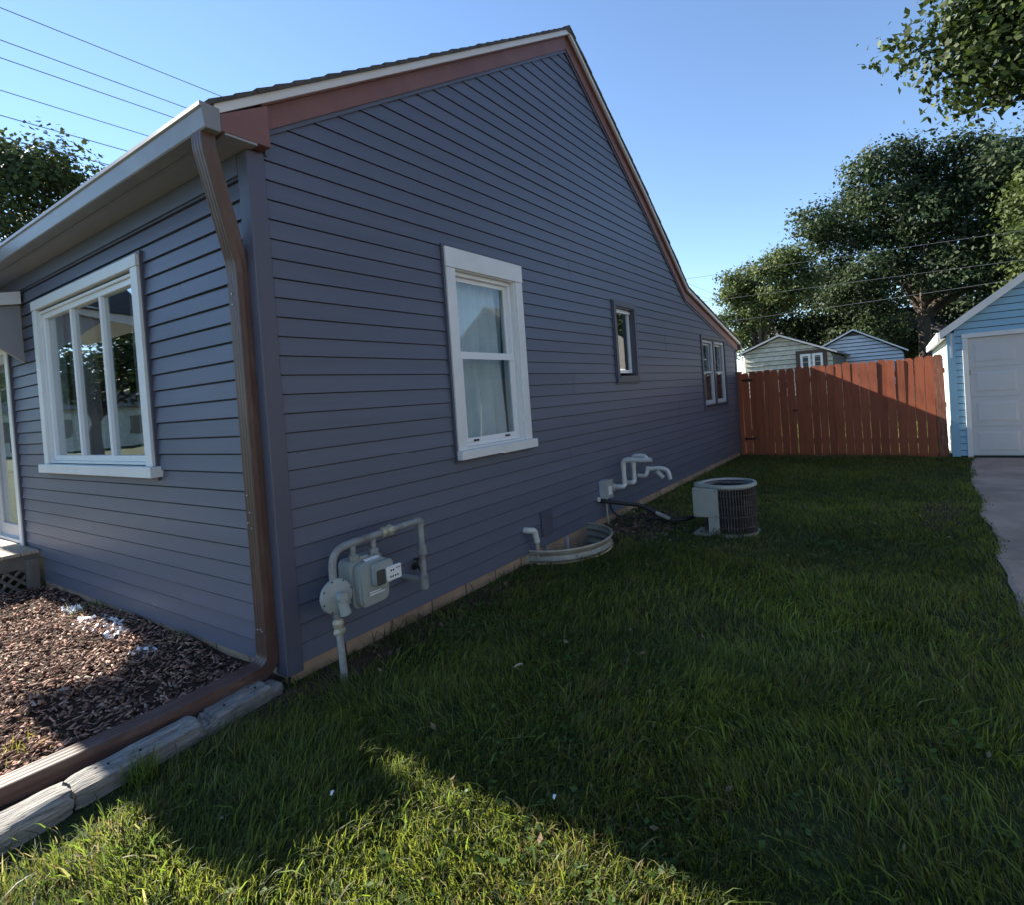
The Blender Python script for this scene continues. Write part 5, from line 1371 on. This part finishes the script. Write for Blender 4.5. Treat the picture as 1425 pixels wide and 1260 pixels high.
def added_neighbour_house():
    h = thing('added_neighbour_house', (14, 2.5, 0), 'added light-blocking brown two storey house beyond the driveway, outside the right edge of the picture', 'house')  # unseen house added to cut off low sky and bounce sun back
    mb = MB(); mb.box(10.2, 18, -5.5, 8.6, -.1, 5.6); w = mb.build('wall', M['neigh'], h)
    for i in range(44):
        z0 = .1 + i * .125
        mb = MB(); mb.hexa([(10.17, -5.5, z0), (10.199, -5.5, z0), (10.199, 8.6, z0), (10.17, 8.6, z0), (10.185, -5.5, z0 + .122), (10.199, -5.5, z0 + .122), (10.199, 8.6, z0 + .122), (10.185, 8.6, z0 + .122)]); mb.build('siding_course', M['neigh'], w, recalc=False)
    mb = MB(); mb.prism([(9.8, -6, 5.5), (18.4, -6, 5.5), (14.1, -6, 8.2)], (0, 15.1, 0)); mb.build('roof', M['roof_far'], h)
    for y, z in ((-3, 1.2), (1.5, 1.2), (5.5, 1.2), (-3, 3.7), (1.5, 3.7), (5.5, 3.7)):
        mb = MB(); frame4(mb, 0, 1, 0, 1, .1, 0, 1) if False else mb.box(10.12, 10.169, y - .55, y + .55, z, z + 1.3); f = mb.build('window', M['white'], h)
        mb = MB(); mb.box(10.10, 10.119, y - .45, y + .45, z + .1, z + 1.2); mb.build('pane', M['meter_dark'], f)
added_neighbour_house()

def added_street_house():
    h = thing('added_street_house', (-52, -16, 0), 'added white house across the street, mirrored low in the front window', 'house')  # unseen house added to fill the reflection in the front window
    mb = MB(); mb.box(-58, -48, -26, -8, -.1, 3.2); mb.build('wall', M['shed'], h)
    mb = MB(); mb.prism([(-58.6, -26.5, 3.1), (-47.4, -26.5, 3.1), (-53, -26.5, 6.2)], (0, 19, 0)); mb.build('roof', M['roof_far'], h)
    for y in (-23, -18, -13, -10):
        mb = MB(); mb.box(-48.0, -47.93, y - .6, y + .6, 1.0, 2.4); mb.build('window', M['meter_dark'], h)
added_street_house()

# ================================================================== WIRES
def wire(p, q, r, lab, grp, sag=0.0):
    p, q = Vector(p), Vector(q); n = 14
    pts = [p.lerp(q, i / n) - Vector((0, 0, sag * 4 * (i / n) * (1 - i / n))) for i in range(n + 1)]
    mb = MB(); mb.tube(pts, r, 5, cap=False)
    o = mb.build('overhead_wire', M['wire'], None, recalc=False, loc=tuple(p)); tag(o, lab, 'wire', grp)
for z, nm, rr in ((12.16, 'topmost', .012), (11.34, 'second from the top', .012), (10.89, 'third from the top', .012), (10.07, 'fourth from the top', .011), (9.44, 'fifth from the top', .012), (8.90, 'lowest', .012)):
    wire((-15, -40, z), (-15, 70, z), rr, nm + ' of the six wires crossing the sky at upper left', 'street wires at upper left')
wire((-14, 17, 5.55), (14, 17, 4.55), .0045, 'upper of the two thin wires in the sky beside the roof slope', 'wires behind the house')
wire((-14, 17.5, 4.66), (14, 17.5, 4.0), .0045, 'lower of the two thin wires in the sky beside the roof slope', 'wires behind the house')
wire((-9, 16, 3.55), (14, 16, 3.95), .0045, 'wire in front of the trees, rising to the garage roof', 'wires behind the house', .25)

# ================================================================== GRASS
def blades(x, y, h, w, col, z=None, levels=3, lean=0.55, field=True):
    n = len(x)
    ang = RNG.uniform(0, 6.283, n)                       # facing of the blade
    fa = 6.283 * vnoise(x, y, 0.9, 5) * 1.6 + RNG.normal(0, 1.0, n) if field else RNG.uniform(0, 6.283, n)
    b = np.abs(RNG.normal(0, lean, n)) * h + 0.12 * h
    bx, by = np.cos(fa) * b, np.sin(fa) * b
    dx, dy = np.cos(ang) * w * .5, np.sin(ang) * w * .5
    z0 = np.zeros(n) if z is None else z
    ts = [0, .42, .78] if levels == 3 else [0, .55]
    ws = [1, .9, .62] if levels == 3 else [1, .8]
    V = []
    for t, k in zip(ts, ws):
        zz = z0 + h * (t - .18 * t * t * np.minimum(b / h, 1.6))
        cx, cy = x + bx * t * t, y + by * t * t
        V.append(np.stack([cx - dx * k, cy - dy * k, zz], 1)); V.append(np.stack([cx + dx * k, cy + dy * k, zz], 1))
    V.append(np.stack([x + bx, y + by, z0 + h * (1 - .30 * np.minimum(b / h, 1.9))], 1))
    m_ = len(V); V = np.stack(V, 1).reshape(-1, 3)
    o = np.arange(n) * m_
    Q = [np.stack([o + 2 * i, o + 2 * i + 1, o + 2 * i + 3, o + 2 * i + 2], 1) for i in range(len(ts) - 1)]
    T = np.stack([o + m_ - 3, o + m_ - 2, o + m_ - 1], 1)
    # roots darker straw, tips fresher
    cc = np.repeat(col[:, None, :], m_, 1)
    cc[:, :2] = cc[:, :2] * .75 + np.array([.05, .045, .02]) * .25
    return V, np.concatenate(Q), T, cc.reshape(-1, 3)

def lawn():
    camx, camy = 3.03, -1.86
    parts = []
    def region(n, xr, yr, dmin, dmax):
        x = RNG.uniform(*xr, n); y = RNG.uniform(*yr, n)
        d = np.hypot(x - camx, y - camy)
        tx = np.where(y < -0.03, 0.12 - 0.085 * y, 0.005)
        edge = 3.44 + 0.032 * y + 0.05 * np.sin(y * 3.1) + np.where(y > 8.8, (y - 8.8) * .06, 0) + RNG.normal(0, .035, n)
        k = (d >= dmin) & (d < dmax) & (x > tx + RNG.uniform(-.03, .03, n)) & (x < edge)
        k &= ~((np.abs(y - WY) < WA + .07) & (((x / (WB + .06)) ** 2 + ((y - WY) / (WA + .06)) ** 2) < 1))
        k &= np.hypot(x - 1.42, y - 4.28) > .27
        k &= ~((x > 1.12) & (x < 1.45) & (y > 3.98) & (y < 4.3))
        # thin and bare places: along the foundation, by the hose, under the gate, at the drive
        bare = np.zeros(n)
        bare = np.maximum(bare, np.exp(-((x / .16) ** 2)) * .75)
        bare = np.maximum(bare, np.minimum(1.15 * np.exp(-(((x - .42) / .40) ** 2 + ((y - 4.35) / .75) ** 2) ** 2), .985))
        bare = np.maximum(bare, .9 * np.exp(-((x - .2) / .16) ** 2) * np.exp(-((y - .9) / 1.2) ** 4) * (.4 + .8 * vnoise(x, y, 4, 31)))
        bare = np.maximum(bare, .8 * np.exp(-(((x - .9) / .35) ** 2 + ((y - 3.95) / .25) ** 2)))
        bare = np.maximum(bare, .7 * np.exp(-(((x - 3.28) / .2) ** 2 + ((y - 5.6) / .7) ** 2)))
        bare = np.maximum(bare, .7 * np.exp(-(((x - .1) / .35) ** 2 + ((y + .05) / .35) ** 2)))
        bare = np.maximum(bare, .6 * (vnoise(x, y, 1.7, 8) > .76))
        bare = np.maximum(bare, .92 * np.exp(-((x - tx - .05) / .11) ** 2) * (y < -.8))
        bare = np.maximum(bare, .6 * np.exp(-((x - 3.4) / .12) ** 2) * (vnoise(x, y, 2.0, 3) > .5))
        k &= RNG.uniform(0, 1, n) > bare
        return x[k], y[k], d[k]
    def colours(x, y, n):
        t = vnoise(x, y, 1.3, 4) * .6 + vnoise(x, y, 5, 6) * .4
        a = np.array([0.064, 0.094, 0.026]); b = np.array([0.195, 0.212, 0.040]); dk = np.array([0.046, 0.062, 0.030])
        c = a * (1 - t[:, None]) + b * t[:, None]
        c = np.where((RNG.uniform(0, 1, n) < .25)[:, None], dk, c)
        straw = RNG.uniform(0, 1, n) < (.06 + .16 * (vnoise(x, y, 2.2, 12) > .62))
        c = np.where(straw[:, None], np.array([0.17, 0.140, 0.066]), c)
        return c * RNG.uniform(.72, 1.3, (n, 1)) * (.78 + .5 * vnoise(x, y, .7, 41) * (.5 + vnoise(x, y, 2.6, 42)))[:, None]
    k = 0; Vs, Qs, Ts, Cs = [], [], [], []
    for (cnt, xr, yr, d0, d1, h0, w0, lv) in (
            (160000, (0.0, 3.7), (-2.6, 1.6), 0.0, 3.4, .058, .0042, 3),
            (105000, (0.0, 3.8), (-1.0, 4.2), 3.4, 5.6, .054, .0060, 2),
            (95000, (0.0, 4.0), (2.0, 10.6), 5.6, 14, .050, .0090, 2)):
        x, y, d = region(cnt, xr, yr, d0, d1); n = len(x)
        hh = h0 * RNG.uniform(.45, 1.35, n) * (.72 + .62 * vnoise(x, y, 1.6, 2)) * (.85 + .4 * (vnoise(x, y, 6, 9) > .6))
        ww = w0 * RNG.uniform(.6, 1.35, n)
        V, Q, T, c = blades(x, y, hh, ww, colours(x, y, n), levels=lv)
        Vs.append(V); Qs.append(Q + k); Ts.append(T + k); Cs.append(c); k += len(V)
    x, y, d = region(9000, (0.0, 3.7), (-2.6, 3.0), 0, 5); n = len(x)      # coarse long blades among the fine ones
    V, Q, T, c = blades(x, y, .095 * RNG.uniform(.6, 1.3, n), .0075 * RNG.uniform(.7, 1.3, n), colours(x, y, n) * np.array([.95, 1.1, 1.0]), levels=3, lean=.9)
    Vs.append(V); Qs.append(Q + k); Ts.append(T + k); Cs.append(c); k += len(V)
    me = np_mesh('lawn_grass', np.concatenate(Vs), [np.concatenate(Qs), np.concatenate(Ts)], M['grass'], np.concatenate(Cs))
    o = link('lawn_grass', me)
    tag(o, 'uncut green lawn grass between the gable wall and the driveway', 'grass', kind='stuff')
    # broad leaved weeds in the lawn and dead leaves on the bare soil
    n = 900
    x = RNG.uniform(.15, 3.3, n); y = RNG.uniform(-1.7, 4.5, n); kk = (vnoise(x, y, 1.1, 21) > .55) & (x > .25 - .09 * y); x, y = x[kk], y[kk]; n = len(x)
    rep = 5; X = np.repeat(x, rep) + RNG.normal(0, .022, n * rep); Y = np.repeat(y, rep) + RNG.normal(0, .022, n * rep)
    P = np.stack([X, Y, RNG.uniform(.02, .055, n * rep)], 1)
    v, f, c = leaves(P, np.tile(np.array([[0, 0, 1.0]]), (n * rep, 1)), .030, (0.05, 0.10, 0.025), (0.10, 0.16, 0.04), RNG.uniform(.8, 1.2, n * rep), .35, .75)
    o = link('lawn_weeds', np_mesh('lawn_weeds', v, [f], M['grass'], c)); tag(o, 'low broad leaved weeds scattered through the lawn', 'weeds', kind='stuff')
    n = 900
    x = np.abs(RNG.normal(.45, .35, n)); y = RNG.normal(4.2, .55, n); x[:130] = RNG.uniform(.03, .35, 130); y[:130] = RNG.uniform(.15, 5.5, 130)
    ok = ~((np.abs(y - WY) < WA + .03) & (x < WB + .05)); x, y = x[ok], y[ok]; n = len(x)
    v, f, c = leaves(np.stack([x, y, RNG.uniform(.01, .03, n)], 1), np.tile(np.array([[0, 0, 1.0]]), (n, 1)), .045, (0.10, 0.065, 0.04), (0.20, 0.14, 0.09), RNG.uniform(.6, 1.2, n), .5, .6)
    o = link('dead_leaves', np_mesh('dead_leaves', v, [f], M['chips'], c)); tag(o, 'dry brown leaves on the bare soil beside the wall', 'leaves', kind='stuff')
    n = 260
    x = RNG.uniform(.2, 3.4, n); y = RNG.uniform(-1.6, 7.5, n); ok = (x > .3 - .09 * y) & ~((np.abs(y - WY) < WA + .1) & (x < WB + .1)); x, y = x[ok], y[ok]; n = len(x)
    v, f, c = leaves(np.stack([x, y, RNG.uniform(.035, .06, n)], 1), np.tile(np.array([[0, 0, 1.0]]), (n, 1)), .035, (0.13, 0.085, 0.05), (0.24, 0.19, 0.11), RNG.uniform(.6, 1.2, n), .5, .55)
    o = link('fallen_leaves', np_mesh('fallen_leaves', v, [f], M['chips'], c)); tag(o, 'a few dry fallen leaves scattered over the lawn', 'leaves', kind='stuff')
    # grass behind the fence and past the driveway, thinner
    n = 26000
    x = RNG.uniform(-2.5, 3.55, n); y = RNG.uniform(10.75, 19, n); nn = 9000
    x = np.concatenate([x, RNG.uniform(6.95, 9.5, nn)]); y = np.concatenate([y, RNG.uniform(-1, 10, nn)])
    ok = ~((x < .02) & (y < 11.0)); x, y = x[ok], y[ok]; n = len(x)
    V, Q, T, c = blades(x, y, .07 * RNG.uniform(.5, 1.4, n), .014 * RNG.uniform(.6, 1.3, n), colours(x, y, n), levels=2)
    o = link('back_yard_grass', np_mesh('back_yard_grass', V, [Q, T], M['grass'], c)); tag(o, 'grass of the back yard beyond the fence', 'grass', kind='stuff')
lawn()

def tuft(x, y, z, n, h, lab, ca, cb, sp=.03):
    X = x + RNG.normal(0, sp, n); Y = y + RNG.normal(0, sp, n)
    t = RNG.uniform(0, 1, (n, 1)); col = (np.array(ca) * (1 - t) + np.array(cb) * t) * RNG.uniform(.8, 1.2, (n, 1))
    V, Q, T, c = blades(X - x, Y - y, h * RNG.uniform(.5, 1.2, n), .005 * RNG.uniform(.7, 1.4, n), col, levels=3, lean=.5, field=False)
    o = link('grass_tuft', np_mesh('grass_tuft', V, [Q, T], M['grass'], c), None, (x, y, z)); tag(o, lab, 'grass tuft', kind='stuff')
tuft(.19, -.86, 0, 130, .13, 'sunlit grass tuft against the joint of the timbers', (0.07, .11, .02), (.14, .17, .04), .035)
tuft(-.52, -1.13, .03, 90, .08, 'yellowing grass tuft in the mulch beside the downspout end', (0.12, .12, .03), (.2, .17, .05), .06)
tuft(-2.62, -.12, .05, 60, .09, 'small pale weeds at the far end of the mulch under the window', (0.12, .14, .05), (.22, .22, .1), .10)
tuft(-1.15, -.06, .03, 26, .13, 'thin weed growing at the foundation above the torn plastic', (0.1, .12, .04), (.2, .19, .09), .03)
tuft(.20, .70, 0, 70, .12, 'dark weed clump at the foundation below the gas meter', (0.03, .045, .015), (.06, .075, .025), .10)
tuft(1.38, 3.93, 0, 60, .12, 'weed clump in front of the air conditioner', (0.05, .075, .02), (.11, .13, .04), .05)
